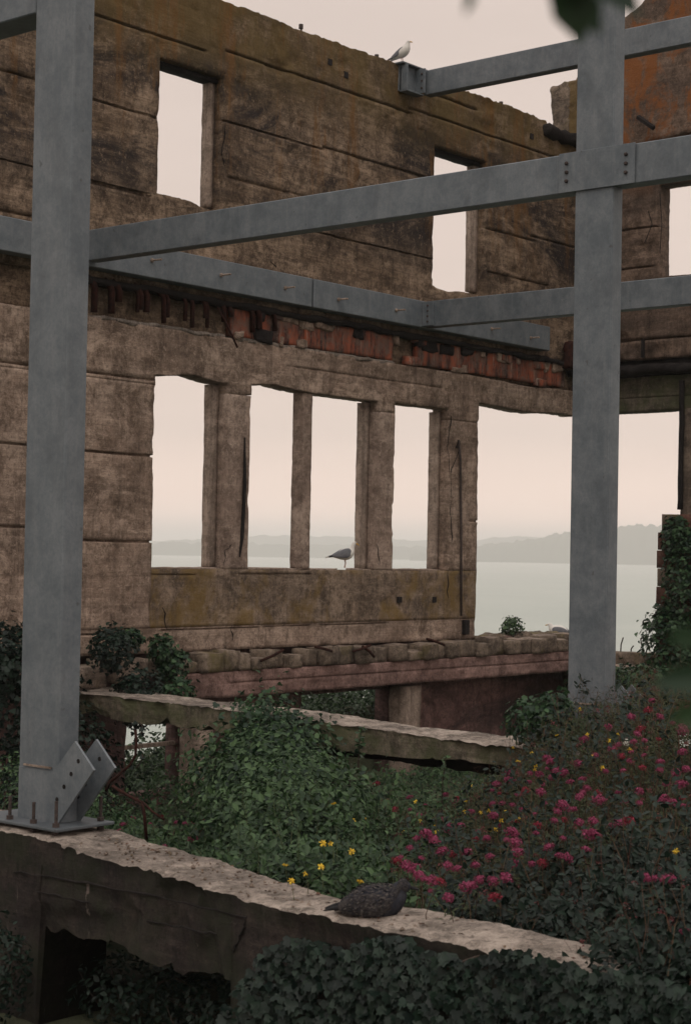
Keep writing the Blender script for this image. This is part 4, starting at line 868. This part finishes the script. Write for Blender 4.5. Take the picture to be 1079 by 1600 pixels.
blob_ivy('glossy leaved bush in the dark hollow under the foreground wall, left part', [((8.7, 9.2, -3.25), (.3, .7, .28))], 900, (.04, .07), 60, 'ivyd', OVAL, name='shrub', part='foliage', indmesh=variants(OVAL, K['ivyd'], 'leaf'))
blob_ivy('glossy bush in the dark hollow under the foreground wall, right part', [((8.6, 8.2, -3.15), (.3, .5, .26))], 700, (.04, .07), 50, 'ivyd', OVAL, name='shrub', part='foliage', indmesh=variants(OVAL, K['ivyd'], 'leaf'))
blob_ivy('small dark bush at the bottom left corner in front of the shade-darkened wall', [((7.85, 9.75, -3.0), (.2, .28, .35))], 700, (.035, .06), 50, 'ivyd', OVAL, name='shrub', part='foliage', indmesh=variants(OVAL, K['ivyd'], 'leaf'))
blob_ivy('leafy green shrub at the left foot of the right steel column', [((14.9, 9.95, -1.72), (.25, .26, .24)), ((14.8, 9.6, -1.6), (.22, .2, .22))], 1100, (.04, .07), 60, 'ivy')
blob_ivy('dark green shrub beside the ledge right of the right steel column', [((27.2, 16.6, -2.4), (.6, .7, .5)), ((20, 11.4, -1.75), (.4, .5, .35))], 1700, (.06, .1), 50, 'ivy')
blob_ivy('small green tuft growing on the broken parapet in the big opening', [((26.75, 18.3, -1.35), (.22, .15, .16))], 330, (.05, .09), 0, 'leaf', OVAL, name='shrub', part='foliage', loose=.5)
blob_ivy('round leaved bush between the ivy mound and the foreground wall', [((13.6, 12.6, -2.4), (.6, .8, .42)), ((12.4, 11.2, -2.38), (.6, .8, .36)), ((11.4, 10.4, -2.45), (.5, .7, .3)), ((13.2, 11.4, -2.5), (.4, .6, .36))], 7200, (.03, .095), 260, 'leaf', OVAL, loose=.9, name='shrub', part='foliage', indmesh=OVM)
blob_ivy('dark leafy plant growing over the right end of the foreground wall', [((7.95, 4.55, -2.25), (.35, .45, .16)), ((7.8, 3.9, -2.2), (.4, .5, .2))], 1900, (.04, .07), 50, 'ivyd', OVAL, name='shrub', part='foliage', indmesh=variants(OVAL, K['ivyd'], 'leaf'))
# hanging tendrils
tg = empty('ivy_tendril', onX(215, 1120, 15.1), 'thin ivy strand hanging below the mossy beam beside the lower opening', 'ivy')
pts = [onX(218+6*math.sin(i*1.3), 1128+i*9, 15.12) for i in range(9)]; m = MB(); m.tube(pts, .008, 5); m.build('stem', K['wood'], tg)
leaf_children(tg, IVM, [p+Vector((-.02, .03*(-1)**i, 0)) for i, p in enumerate(pts)], unit(9, TOC, .4), unit(9, (0, 0, -1), .6), [.08]*9, None)
tg = empty('ivy_tendril', onX(1030, 1000, 28.0), 'slender ivy strand sticking out left of the red block pillar', 'ivy')
pts = [onX(x, y, 28.0) for x, y in ((1038, 990), (1030, 984), (1024, 972), (1021, 960), (1028, 955))]; m = MB(); m.tube(pts, .012, 5); m.build('stem', K['wood'], tg)
leaf_children(tg, IVM, [p+Vector((-.02, .03*(-1)**i, 0)) for i, p in enumerate(pts)], unit(5, TOC, .4), unit(5, (0, 0, -1), .6), [.11]*5, None)

# upright leafy shoots among the flowers
SH = [((690, 1262), (697, 1178)), ((320, 1215), (330, 1150)), ((552, 1262), (545, 1205)), ((745, 1345), (752, 1290)), ((560, 1180), (566, 1135))]
for i, (a, b) in enumerate(SH):
    Xp = (14.3, 14.6, 13.5, 12.5, 15.0)[i]; A = onX(*a, Xp); B = onX(*b, Xp)
    o = empty('leafy_shoot', A, ('tall upright leafy shoot in front of the grey post, left of the flowers', 'pale leafy shoot at the left side of the ivy mound',
        'leafy shoot at the right side of the ivy mound', 'leafy shoot standing among the pink flower heads', 'short shoot rising beside the top of the mossy beam')[i], 'plant')
    m = MB(); m.tube([A-Vector((0, 0, .2)), (A+B)/2+Vector((0, .02, 0)), B], [.009, .007, .003], 5); m.build('stem', K['wood'], o)
    k = 34; u = rng.random(k); P = np.array(A)*(1-u[:, None])+np.array(B)*u[:, None]; D = unit(k, (0, 0, .3)); leaf_children(o, OVM, P, unit(k, (-.4, -.3, 1), .5), D, rng.uniform(.06, .1, k)*(1.15-.5*u), None)

# ------------------------------------------------------------------ flowers
def head_mesh(mat, nm, r, n, squash=.75):
    u = unit(n, (0, 0, .5)); P = u*r*rng.uniform(.55, 1.05, n)[:, None]; P[:, 2] *= squash
    q = leaves(P, u+unit(n)*.5, unit(n), rng.uniform(.009, .016, n)*r/.04, (np.array([(-.5, 0, 0), (0, -.5, .1), (.5, 0, 0), (0, .5, .1)]), [np.array([(0, 1, 2, 3)])]))
    V, F, A = combine([q]); me = npmesh(nm, V, F, A); me.materials.append(mat); return me
PK = [head_mesh(K['pinkf'], 'flower_head', rnd.uniform(.034, .046), 150) for _ in range(5)]
RD = [head_mesh(K['redf'], 'flower_head', rnd.uniform(.028, .042), 120) for _ in range(4)]
YL = []
for _ in range(3):
    k = 16; u = unit(k, (0, 0, .4)); q = leaves(u*.003, unit(k, (0, 0, 1), .5), u, rng.uniform(.014, .021, k), OVAL); V, F, A = combine([q]); me = npmesh('flower_head', V, F, A); me.materials.append(K['yelf']); YL.append(me)
def canopy_hit(x, y, lift):
    """march the sight line until it meets the plant bank"""
    d = ray(x, y); d = d/d.x; X0 = 8.0
    while X0 < 15.0:
        p = d*X0
        if p.z < float(canopy(np.array([p.x]), np.array([p.y]))[0])+lift: return p
        X0 += .04
    return d*15.0
HP = [(625,1340),(640,1360),(655,1368),(618,1345),(634,1352),(648,1355),(662,1374),(672,1308),(665,1303),(678,1312),(690,1330),(707,1335),(640,1325),(728,1332),(710,1252),(714,1247),(780,1240),(820,1235),(835,1272),(800,1258),(853,1185),(860,1190),(868,1205),(880,1208),(910,1238),(905,1245),(916,1232),(1000,1140),(995,1147),(962,1172),(970,1182),(965,1164),(1003,1200),(955,1170),(1055,1208),(1040,1225),(1005,1180),(1028,1155),(985,1175),(885,1340),(930,1305),(918,1305),(925,1300),(1018,1373),(1010,1371),(1042,1373),(1068,1455),(700,1403),(790,1372),(742,1352),(806,1305),(798,1300),(770,1275),(850,1255),(878,1258),(772,1402),(192,1288),(208,1278),(255,1275),(290,1287),(302,1285),(313,1295),(298,1312),(305,1310),(322,1283),(258,1322),(275,1285),(235,1288),(185,1300),(1050,1130),(1065,1140),(1035,1250),(975,1252),(965,1238),(935,1250),(1012,1110),(985,1120),(1018,1095),(840,1290),(720,1290),(760,1310),(790,1312),(830,1350),(745,1300),(808,1332),(748,1375),(672,1392),(688,1378),(842,1210),(826,1222),(890,1222),(945,1205),(930,1180),(1030,1190),(1065,1175),(775,1225),(815,1265),(865,1282),(905,1285),(955,1290),(605,1250),(617,1265),(588,1225),(640,1265),(693,1280),(735,1268),(1072,1105),(640,1246),(893,1265),(765,1338),(800,1350)]
_r = random.Random(5)
EXT = set()
while len(HP) < 168:
    x = _r.uniform(650, 1075); y = _r.uniform(1120, 1400); lim = 1330 - (x-650)*.42
    if lim-70 < y < lim+110 and all(math.hypot(x-a, y-b) > 11 for a, b in HP): HP.append((round(x), round(y))); EXT.add(HP[-1])
RED = {(1000,1140),(962,1172),(970,1182),(780,1240),(820,1235),(302,1285),(772,1402),(1003,1200),(605,1250),(617,1265),(588,1225)}
left_ = list(HP); groups_ = []
while left_:
    a = left_.pop(0); g = [a]
    for b in sorted(left_, key=lambda q: abs(q[0]-a[0])+abs(q[1]-a[1])):
        if len(g) < 4 and math.hypot(b[0]-a[0], b[1]-a[1]) < 42: g.append(b)
    for b in g[1:]: left_.remove(b)
    groups_.append(g)
def where(x, y):
    L_ = [(575, 1400, 'beside the dark seated young gull'), (640, 1350, 'just above the young gull head'), (250, 1300, 'right of the left column base'), (300, 1290, 'in front of the lower left opening'),
          (700, 1270, 'below the leafy upright shoot'), (780, 1240, 'before the right end of the mossy beam'), (850, 1190, 'just left of the right column'), (920, 1150, 'at the foot of the right column'),
          (1000, 1130, 'around the gusset plates of the right column'), (1060, 1120, 'at the right edge below the block pillar'), (1050, 1220, 'high in the bank near the right edge'), (900, 1250, 'mid bank below the right column'),
          (1030, 1370, 'low at the right edge'), (1068, 1455, 'lowest of all, right edge'), (900, 1330, 'in dark leaves right of centre'), (800, 1310, 'in the left half of the flower bank'), (760, 1380, 'low above the foreground wall'),
          (600, 1250, 'left of the grey post'), (700, 1330, 'right of the young gull'), (700, 1400, 'close behind the wall right of the gull')]
    return min(L_, key=lambda q: math.hypot(q[0]-x, q[1]-y))[2]
NUM = {1: 'single', 2: 'pair of', 3: 'three', 4: 'four'}
plants_ = []; SML = []
for g in groups_:
    pts = []; SML = []
    for (x, y) in g: pts.append((canopy_hit(x, y, .2 + .08*rnd.random()), (x, y) in RED or rnd.random() < .07)); SML.append((x, y) in EXT)
    c = sum((p for p, _ in pts), Vector())/len(pts); cx = sum(q[0] for q in g)/len(g); cy_ = sum(q[1] for q in g)/len(g)
    red = sum(r for _, r in pts) > len(pts)/2
    lab = f"{'crimson' if red else 'pink'} valerian with {NUM[len(g)]} flower head{'s' if len(g) > 1 else ''} {where(cx, cy_)}"
    plants_.append((lab, pts, c, cx, cy_, red))
from collections import Counter
cnt = Counter(p[0] for p in plants_); seen = Counter()
for lab, pts, c, cx, cy_, red in plants_:
    if cnt[lab] > 1:
        same = sorted([p for p in plants_ if p[0] == lab], key=lambda p: p[3]); i = [p[3] for p in same].index(cx)
        lab = (('left ' if i == 0 else 'right ') if len(same) == 2 else ('leftmost ', 'second ', 'third ', 'fourth ', 'fifth ', 'sixth ', 'seventh ')[min(i, 6)]) + lab
    o = empty('valerian_plant', (c.x+.1, c.y, c.z-.55), lab, 'flower', 'valerian plants in the flower bank')
    base = np.array(o.location); H_ = np.array([p for p, _ in pts])
    jit = rng.normal(size=H_.shape)*.07; jit[:, 2] = 0; B0_ = base+jit
    leafobj('stem', [hair(B0_, H_, .004, .07, 5)], K['stem'], o)
    k = 14*len(pts); ii = rng.integers(0, len(pts), k); u = rng.uniform(.25, .92, k)[:, None]; P = B0_[ii]*(1-u)+H_[ii]*u
    leafobj('leaves', leaves(P, unit(k, (-.3, -.2, 1), .4), unit(k, (0, 0, .3)), rng.uniform(.035, .065, k), NARR), K['herb'], o)
    for p, r in pts:
        h = bpy.data.objects.new('flower_head', rnd.choice(RD if r else PK)); COL.objects.link(h); h.parent = o; h.location = p-o.location
        h.rotation_euler = (rnd.uniform(-.4, .4), rnd.uniform(-.4, .4), rnd.uniform(0, 6.28)); s = rnd.uniform(.55, 1.2); h.scale = (s*rnd.uniform(.9, 1.3), s, s*rnd.uniform(.8, 1.1))
# many small dull heads gone over, too many and too small to tell apart
X, Y = sample_bed(5200); k = region_mask(X, Y) < 38.5; X, Y = X[k][:300], Y[k][:300]; Z = canopy(X, Y)+rng.uniform(.0, .16, len(X))
C = np.stack([X, Y, Z], 1); n = 26; u = unit(len(C)*n, (0, 0, .4)); P = C.repeat(n, 0)+u*rng.uniform(.008, .028, len(u))[:, None]
o = leafobj('faded_flower_heads', leaves(P, unit(len(P)), unit(len(P)), rng.uniform(.008, .015, len(P)), (np.array([(-.5, 0, 0), (0, -.5, .1), (.5, 0, 0), (0, .5, .1)]), [np.array([(0, 1, 2, 3)])])), K['fadf']); tag(o, 'small faded reddish flower heads scattered through the flower bank', 'flowers', kind='stuff')
YP = [(917,1148),(964,1148),(983,1172),(927,1180),(811,1240),(750,1270),(763,1267),(737,1228),(727,1251),(801,1168),(792,1132),(836,1197),(835,1203),(808,1280),(766,1298),(774,1296),(782,1282),(725,1268),(682,1300),(676,1290),(656,1282),(649,1253),(628,1297),(569,1280),(552,1282),(549,1331),(790,1268),(950,1157),(940,1200),(521,1256),(504,1318),(516,1318),(501,1355),(446,1352),(477,1365),(455,1377),(905,1108),(808,1190),(830,1176),(1055,1330),(562,1378),(870,1150)]
YW_ = {q: where(*q) if q[0] > 560 else ('in the leaves left of the young gull' if q[1] > 1340 else 'in the leaves above the young gull') for q in YP}
for j, (x, y) in enumerate(sorted(YP)):
    p = canopy_hit(x, y, .22)
    o = empty('yellow_flower', (p.x+.03, p.y, p.z-(.3 if p.x > 10 else .13)), None, None)
    same = sorted(q for q in YP if YW_[q] == YW_[(x, y)]); i = same.index((x, y))
    pre = '' if len(same) == 1 else ('left ', 'right ')[i] if len(same) == 2 else ('leftmost ', 'second ', 'third ', 'fourth ', 'fifth ', 'sixth ', 'seventh ', 'eighth ', 'ninth ', 'tenth ')[min(i, 9)]
    tag(o, f'{pre}small yellow flower {YW_[(x, y)]}', 'flower', 'small yellow flowers')
    leafobj('stem', [hair([o.location], [p], .003, .05, 4)], K['gstem'], o)
    h = bpy.data.objects.new('flower_head', YL[j % 3]); COL.objects.link(h); h.parent = o; h.location = p-o.location; h.rotation_euler = (rnd.uniform(-.6, .3), rnd.uniform(-.6, .6), rnd.uniform(0, 6)); s = rnd.uniform(.9, 1.35); h.scale = (s, s, s)
# white flowering bush outside the lower left opening
wb = blob_ivy('bush with white flowers outside the lower left opening', [((17.3, 19.0, -3.3), (.35, .35, .35))], 900, (.04, .07), 0, 'leaf', OVAL, name='shrub', part='foliage')
k = 170; u = unit(k, (-.5, -.8, .3)); P = np.array([17.2, 18.9, -3.25])+u*np.array([.13, .2, .24]); o = leafobj('blossom', leaves(P, u, unit(k), rng.uniform(.02, .035, k), OVAL), K['whif'], wb); tag(o, kind='stuff')
p = canopy_hit(978, 1160, .15); o = empty('pale_flower', p-Vector((0, 0, .3)), 'white blossom with a bright tip among the crimson heads right of the right column', 'flower')
leafobj('stem', [hair([o.location], [p], .003, .05, 4)], K['gstem'], o); u = unit(60, (0, 0, .3)); leafobj('blossom', leaves(np.array(p)+u*.025, u, unit(60), .018, OVAL), K['whif'], o)

# ------------------------------------------------------------------ rusty pipes sticking out of the bed
rb = empty('rusty_rebar', (10.6, 11.6, -3), 'bent rusty iron bars standing right of the left column base', 'rebar')
def pipe(pts, r, X, nm='bar'):
    m = MB(); m.tube([onX(x, y, X) for x, y in pts], r, 8); m.build(nm, K['rust'], rb, True)
pipe([(166, 1236), (172, 1222), (185, 1212), (203, 1196), (212, 1180), (213, 1160), (212, 1140)], .013, 11.2)
pipe([(176, 1228), (190, 1237), (206, 1246), (222, 1254), (226, 1275), (229, 1312)], .016, 10.9)
pipe([(224, 1254), (238, 1268), (256, 1280)], .011, 10.8)
# ------------------------------------------------------------------ gulls
def gmat(name, c1, c2, sc=30): return simple(name, c1, c2, sc, .85, .15, .15)
K['gw'] = gmat('white_feathers', (.55, .53, .50), (.68, .66, .62)); K['gg'] = gmat('grey_feathers', (.12, .125, .14), (.17, .175, .19)); K['gk'] = gmat('black_feathers', (.015, .015, .017), (.03, .03, .032))
K['gb'] = gmat('yellow_beak', (.45, .25, .05), (.5, .32, .08)); K['gl'] = gmat('pink_leg', (.35, .22, .18), (.45, .3, .24)); K['gd'] = gmat('mottled_dark_feathers', (.014, .013, .016), (.07, .062, .06), 26); K['gd2'] = gmat('slate_dark_feathers', (.013, .014, .02), (.04, .042, .052), 20)
K['plum'] = leafmat('mottled_plumage', (.014, .014, .018), (.085, .075, .07), (.03, .03, .038), .85, 0)
def loft(secs, n=14, lift=None):
    """secs: (x, y, z, half width, half height)"""
    V = []; m = len(secs)
    for (x, y, z, wy, hz) in secs:
        for k in range(n):
            a = 2*math.pi*k/n; V.append((x, y+math.cos(a)*wy, z+math.sin(a)*hz))
    F = [(i*n+k, i*n+(k+1) % n, (i+1)*n+(k+1) % n, (i+1)*n+k) for i in range(m-1) for k in range(n)] + [tuple(range(n))[::-1], tuple((m-1)*n+k for k in range(n))]
    return MB().add(V, F)
def loft_spine(pts, n=14):
    """pts: (x, z, half width, half thickness) swept with sections square to the spine"""
    V = []; m = len(pts)
    for i, (x, z, wy, h) in enumerate(pts):
        a = pts[max(i-1, 0)]; b = pts[min(i+1, m-1)]; t = Vector((b[0]-a[0], 0, b[1]-a[1])).normalized(); nn = Vector((-t.z, 0, t.x))
        for k in range(n):
            q = 2*math.pi*k/n; V.append(Vector((x, 0, z))+Vector((0, 1, 0))*math.cos(q)*wy + nn*math.sin(q)*h)
    F = [(i*n+k, i*n+(k+1) % n, (i+1)*n+(k+1) % n, (i+1)*n+k) for i in range(m-1) for k in range(n)] + [tuple(range(n))[::-1], tuple((m-1)*n+k for k in range(n))]
    return MB().add(V, F)
def local(name, mb, mat, parent, smooth=True, sub=1):
    me = mb.mesh(name); me.materials.append(mat); o = bpy.data.objects.new(name, me); COL.objects.link(o); o.parent = parent
    if smooth: me.polygons.foreach_set('use_smooth', [True]*len(me.polygons))
    if sub: q = o.modifiers.new('s', 'SUBSURF'); q.levels = q.render_levels = sub
    return o
def gull(loc, heading, label, spine, head, wing, mats, sc=1., legs=True, tail=None, beak=.05, beakdir=(1, -.25)):
    g = empty('gull', loc, label, 'bird'); g.rotation_euler = (0, 0, math.atan2(heading.y, heading.x)); g.scale = (sc, sc, sc)
    wb_, wg, tipm, hm = mats
    local('body', loft_spine(spine), wb_, g)
    hx, hz, hr = head
    if hm is not wb_: local('hood', loft_spine([(hx-hr*1.05, hz-.1*hr, hr*.55, hr*.55), (hx-hr*.5, hz, hr*1.03, hr*1.03), (hx+hr*.3, hz+.1*hr, hr*1.0, hr*.98), (hx+hr*.9, hz, hr*.5, hr*.5)]), hm, g)
    bx = hx+hr*.85
    local('beak', loft([(bx-.012, 0, hz, .011, .013), (bx+beak*.5*beakdir[0], 0, hz+beak*.5*beakdir[1], .008, .011), (bx+beak*beakdir[0]*.9, 0, hz+beak*beakdir[1]*1.0, .005, .008), (bx+beak*beakdir[0], 0, hz+beak*beakdir[1]*1.3-.004, .002, .003)], 8), K['gb'] if hm is not K['gd2'] else K['gk'], g)
    for s in (1, -1):
        e = local('eye', loft([(hx+hr*.25-.006, s*hr*.86, hz+hr*.25, .001, .001), (hx+hr*.25, s*hr*.9, hz+hr*.25, .005, .006), (hx+hr*.25+.006, s*hr*.86, hz+hr*.25, .001, .001)], 6), K['gk'], g)
        w_ = loft([(x, s*y, z, wy, hz_) for (x, y, z, wy, hz_) in wing]); wo = local('wing', w_, wg, g)
        x, y, z, _, _ = wing[0]
        local('wing_tip', loft([(x+.05, s*y, z+.004, .012, .02), (x-.02, s*(y-.005), z-.006, .011, .016), (x-.09, s*(y-.018), z-.028, .003, .004)], 8), tipm, wo)
    tx, tz, tl, td = tail
    t = MB(); t.prism([(tx, -.028), (tx-tl, -.042), (tx-tl, .042), (tx, .028)], 2, -.006, .006)
    t.v = [(v[0], v[1], v[2]+tz+(v[0]-tx)*td) for v in t.v]; local('tail', t, wb_ if hm is not K['gd2'] else K['gd'], g, False, 0)
    if legs:
        for s in (1, -1):
            lx = 0.
            m = MB(); m.tube([(lx-.005, s*.028, .16), (lx+.012, s*.026, .085), (lx, s*.026, .008)], [.008, .0045, .005], 6)
            m.add([(lx-.012, s*.026, .012), (lx+.05, s*.026-.024, .004), (lx+.058, s*.026, .006), (lx+.05, s*.026+.024, .004)], [(0, 1, 2), (0, 2, 3)]); local('leg', m, K['gl'], g, False, 0)
    return g
upr = [(-.17, .125, .012, .008), (-.13, .145, .035, .026), (-.07, .18, .068, .062), (-.005, .21, .092, .092), (.055, .25, .092, .092), (.09, .30, .07, .072), (.10, .34, .045, .048), (.108, .365, .036, .039), (.118, .385, .036, .036), (.137, .392, .026, .026), (.15, .39, .012, .014)]
wng = [(-.19, .045, .135, .006, .012), (-.14, .055, .155, .012, .03), (-.06, .068, .20, .016, .048), (.02, .07, .245, .016, .052), (.06, .062, .27, .012, .038), (.085, .05, .285, .004, .012)]
def dirv(a): return (Vr*math.cos(R_(a)) + Vector((Vf.x, Vf.y, 0))*math.sin(R_(a))).normalized()
gp = onY(627, 101, 18.05); gull(Vector((gp.x, 18.05, 8.29)), dirv(-28), 'white gull with grey wings perched on the bracket at the wall top', upr, (.118, .387, .036), wng, (K['gw'], K['gg'], K['gk'], K['gw']), 1.02, True, (-.14, .14, .12, .55))
hor = [(-.19, .17, .012, .008), (-.14, .175, .036, .028), (-.07, .19, .07, .068), (0, .205, .092, .096), (.06, .22, .086, .09), (.095, .255, .052, .06), (.108, .295, .03, .034), (.118, .335, .027, .03), (.132, .368, .033, .033), (.152, .375, .025, .025), (.165, .372, .012, .013)]
wn2 = [(-.20, .04, .178, .006, .012), (-.14, .055, .19, .014, .034), (-.06, .072, .212, .022, .066), (.02, .078, .225, .022, .078), (.068, .068, .23, .016, .06), (.09, .045, .235, .004, .014)]
gp = onY(538, 893, 18.12); gull(Vector((gp.x, 18.12, -.265)), dirv(12), 'gull standing on the sill of the third window opening, looking right', hor, (.135, .37, .033), wn2, (K['gw'], K['gg'], K['gk'], K['gw']), 1.13, True, (-.16, .172, .12, .1), .055, (1, -.55))
sit = [(-.19, .08, .035, .02), (-.16, .09, .07, .045), (-.10, .11, .105, .085), (-.03, .12, .12, .11), (.05, .12, .118, .112), (.11, .135, .095, .095), (.14, .165, .072, .07), (.155, .195, .06, .056), (.17, .222, .054, .05), (.20, .225, .042, .04), (.222, .215, .016, .018)]
wn3 = [(-.21, .05, .095, .008, .016), (-.16, .075, .108, .018, .045), (-.08, .10, .12, .024, .07), (.02, .112, .125, .022, .075), (.08, .10, .13, .016, .055), (.115, .085, .135, .004, .018)]
gp = onX(582, 1433, 8.0); g3 = gull(Vector((8.0, gp.y, -2.20)), dirv(-6), 'dark mottled young gull sitting on the foreground wall top', sit, (.178, .22, .054), wn3, (K['gd2'], K['gd'], K['gk'], K['gd2']), 1.0, False, (-.17, .085, .055, .2), .05, (1, -.2))
bd_ = np.array(sit); k = 2600; uu = rng.random(k)*(len(bd_)-2)+.5; ii = uu.astype(int); ff = (uu-ii)[:, None]; sc_ = bd_[ii]*(1-ff)+bd_[ii+1]*ff
an = rng.uniform(-.5, math.pi+.5, k); oy = np.cos(an); oz = np.sin(an); wq = 1.04+.16*(np.abs(oy) > .6)*(sc_[:, 0] < .1)
P = np.stack([sc_[:, 0], oy*sc_[:, 2]*wq, sc_[:, 1]+oz*sc_[:, 3]*1.03], 1); Nn = np.stack([oy*0+.12, oy, oz], 1)+rng.normal(size=(k, 3))*.12; Dd = np.stack([-1+0*oy, oy*.1, -.35+0*oz], 1)+rng.normal(size=(k, 3))*.3
V, F, A = combine([leaves(P, Nn, Dd, np.where(sc_[:, 0] > .12, rng.uniform(.008, .013, k), rng.uniform(.012, .022, k)), OVAL)]); me = npmesh('plumage', V, F, A); me.materials.append(K['plum'])
o = bpy.data.objects.new('plumage', me); COL.objects.link(o); o.parent = g3; tag(o, kind='stuff')
gp = onY(872, 990, 18.3); gull(Vector((gp.x, 18.3, -1.56)), dirv(160), 'gull with white head resting among the rubble left of the right column', sit, (.178, .22, .054), wn3, (K['gw'], K['gg'], K['gk'], K['gw']), 1.0, False, (-.20, .08, .08, .25), .05, (1, -.2))

# grit and leaf litter on the wall top and the mossy beam
def top_at(Y): return np.interp(Y, [4.6, 5.3, 6.3, 7.0, 8.14, 9.5, 10.3], [-2.16, -2.15, -2.15, -2.17, -2.15, -2.11, -2.10])
m = MB()
for _ in range(240):
    y = rnd.uniform(5.0, 10.0); x0 = np.interp(y, [5.3, 6.3, 7, 8.14, 9.5], [7.74, 7.78, 7.84, 8.06, 8.15]); x = x0+rnd.random()*.45; r = rnd.uniform(.004, .016)*(1 if rnd.random() < .85 else 1.7); z = float(top_at(y))+.004
    pts_ = [(r*rnd.uniform(.7, 1.3), 0, 0), (0, r*rnd.uniform(.7, 1.3), 0), (-r*rnd.uniform(.7, 1.3), 0, 0), (0, -r*rnd.uniform(.7, 1.3), 0), (0, 0, r*rnd.uniform(.5, 1)), (0, 0, -r)]
    m.add([(x+a, y+b, z+c) for a, b, c in pts_], [(0, 1, 4), (1, 2, 4), (2, 3, 4), (3, 0, 4), (1, 0, 5), (2, 1, 5), (3, 2, 5), (0, 3, 5)])
o = m.build('grit', K['ledge']); tag(o, 'loose grit and small stones on the foreground wall top', 'grit', kind='stuff')
k = 130; y = rng.uniform(4.9, 9.6, k); x = np.interp(y, [5.3, 6.3, 7, 8.14, 9.5], [7.78, 7.82, 7.88, 8.1, 8.2])+rng.random(k)**.5*.42; P = np.stack([x, y, top_at(y)+.012], 1)
o = leafobj('leaf_litter', leaves(P, unit(k, (0, 0, 2), .4), unit(k), rng.uniform(.02, .045, k), OVAL), K['stem']); tag(o, 'dry fallen leaves on the foreground wall top', 'leaf litter', kind='stuff')

# ------------------------------------------------------------------ near twigs hanging into view, far out of focus
def twig(name, label, pts, r, lv):
    o = empty(name, pts[0], label, 'branch'); m = MB(); m.tube(pts, r, 6); m.build('twig', K['wood'], o, True)
    P = [Vector(l[0]) for l in lv]; leaf_children(o, OVM, P, [Vector(l[1]) for l in lv], [Vector(l[2]) for l in lv], [l[3] for l in lv], None); return o
def at(x, y, d): q = ray(x, y); return q*(d/q.length)
n_ = -Vf
twig('overhanging_twig', 'blurred green leaves hanging into the top edge of the picture', [at(1000, -330, 1.6), at(900, -140, 1.5), at(800, -60, 1.42), at(700, -60, 1.35)], .003,
     [(at(850, -75, 1.45), n_+CU*.5, CR*.8-CU*.75, .095), (at(870, -40, 1.46), n_+CR*.4, CR*.5-CU*.5, .06), (at(885, -60, 1.45), n_-CR*.2, CR*.15-CU, .065), (at(728, -36, 1.25), n_+CR*1.6, -CU+CR*.1, .026), (at(820, -60, 1.45), n_-CR*.2, -CU*.3+CR, .07)])
twig('overhanging_twig', 'blurred green leaves reaching in at the right edge beside the block pillar', [at(1260, 1250, 1.3), at(1180, 1110, 1.3), at(1120, 1040, 1.3)], .003,
     [(at(1120, 1060, 1.3), n_+CU*.4, -CR-CU*.05, .048), (at(1105, 1000, 1.3), n_+CR*.4, -CR*.9+CU*.1, .035), (at(1115, 1100, 1.3), n_, -CR-CU*.4, .036)])

# ------------------------------------------------------------------ sea haze
hm_, hn, hb = newmat('sea_haze'); hn.nodes.remove(hb); pv = hn.nodes.new('ShaderNodeVolumePrincipled'); pv.inputs['Density'].default_value = 2.7e-4
pv.inputs['Color'].default_value = (.97, .96, .95, 1); pv.inputs['Anisotropy'].default_value = .0
hn.links.new(pv.outputs[0], hn.nodes['Material Output'].inputs['Volume'])
m = MB(); m.box(-1000, 7500, -1000, 7500, -27, 84); o = m.build('haze', hm_); tag(o, 'pale sea haze over the bay', 'haze', kind='stuff')
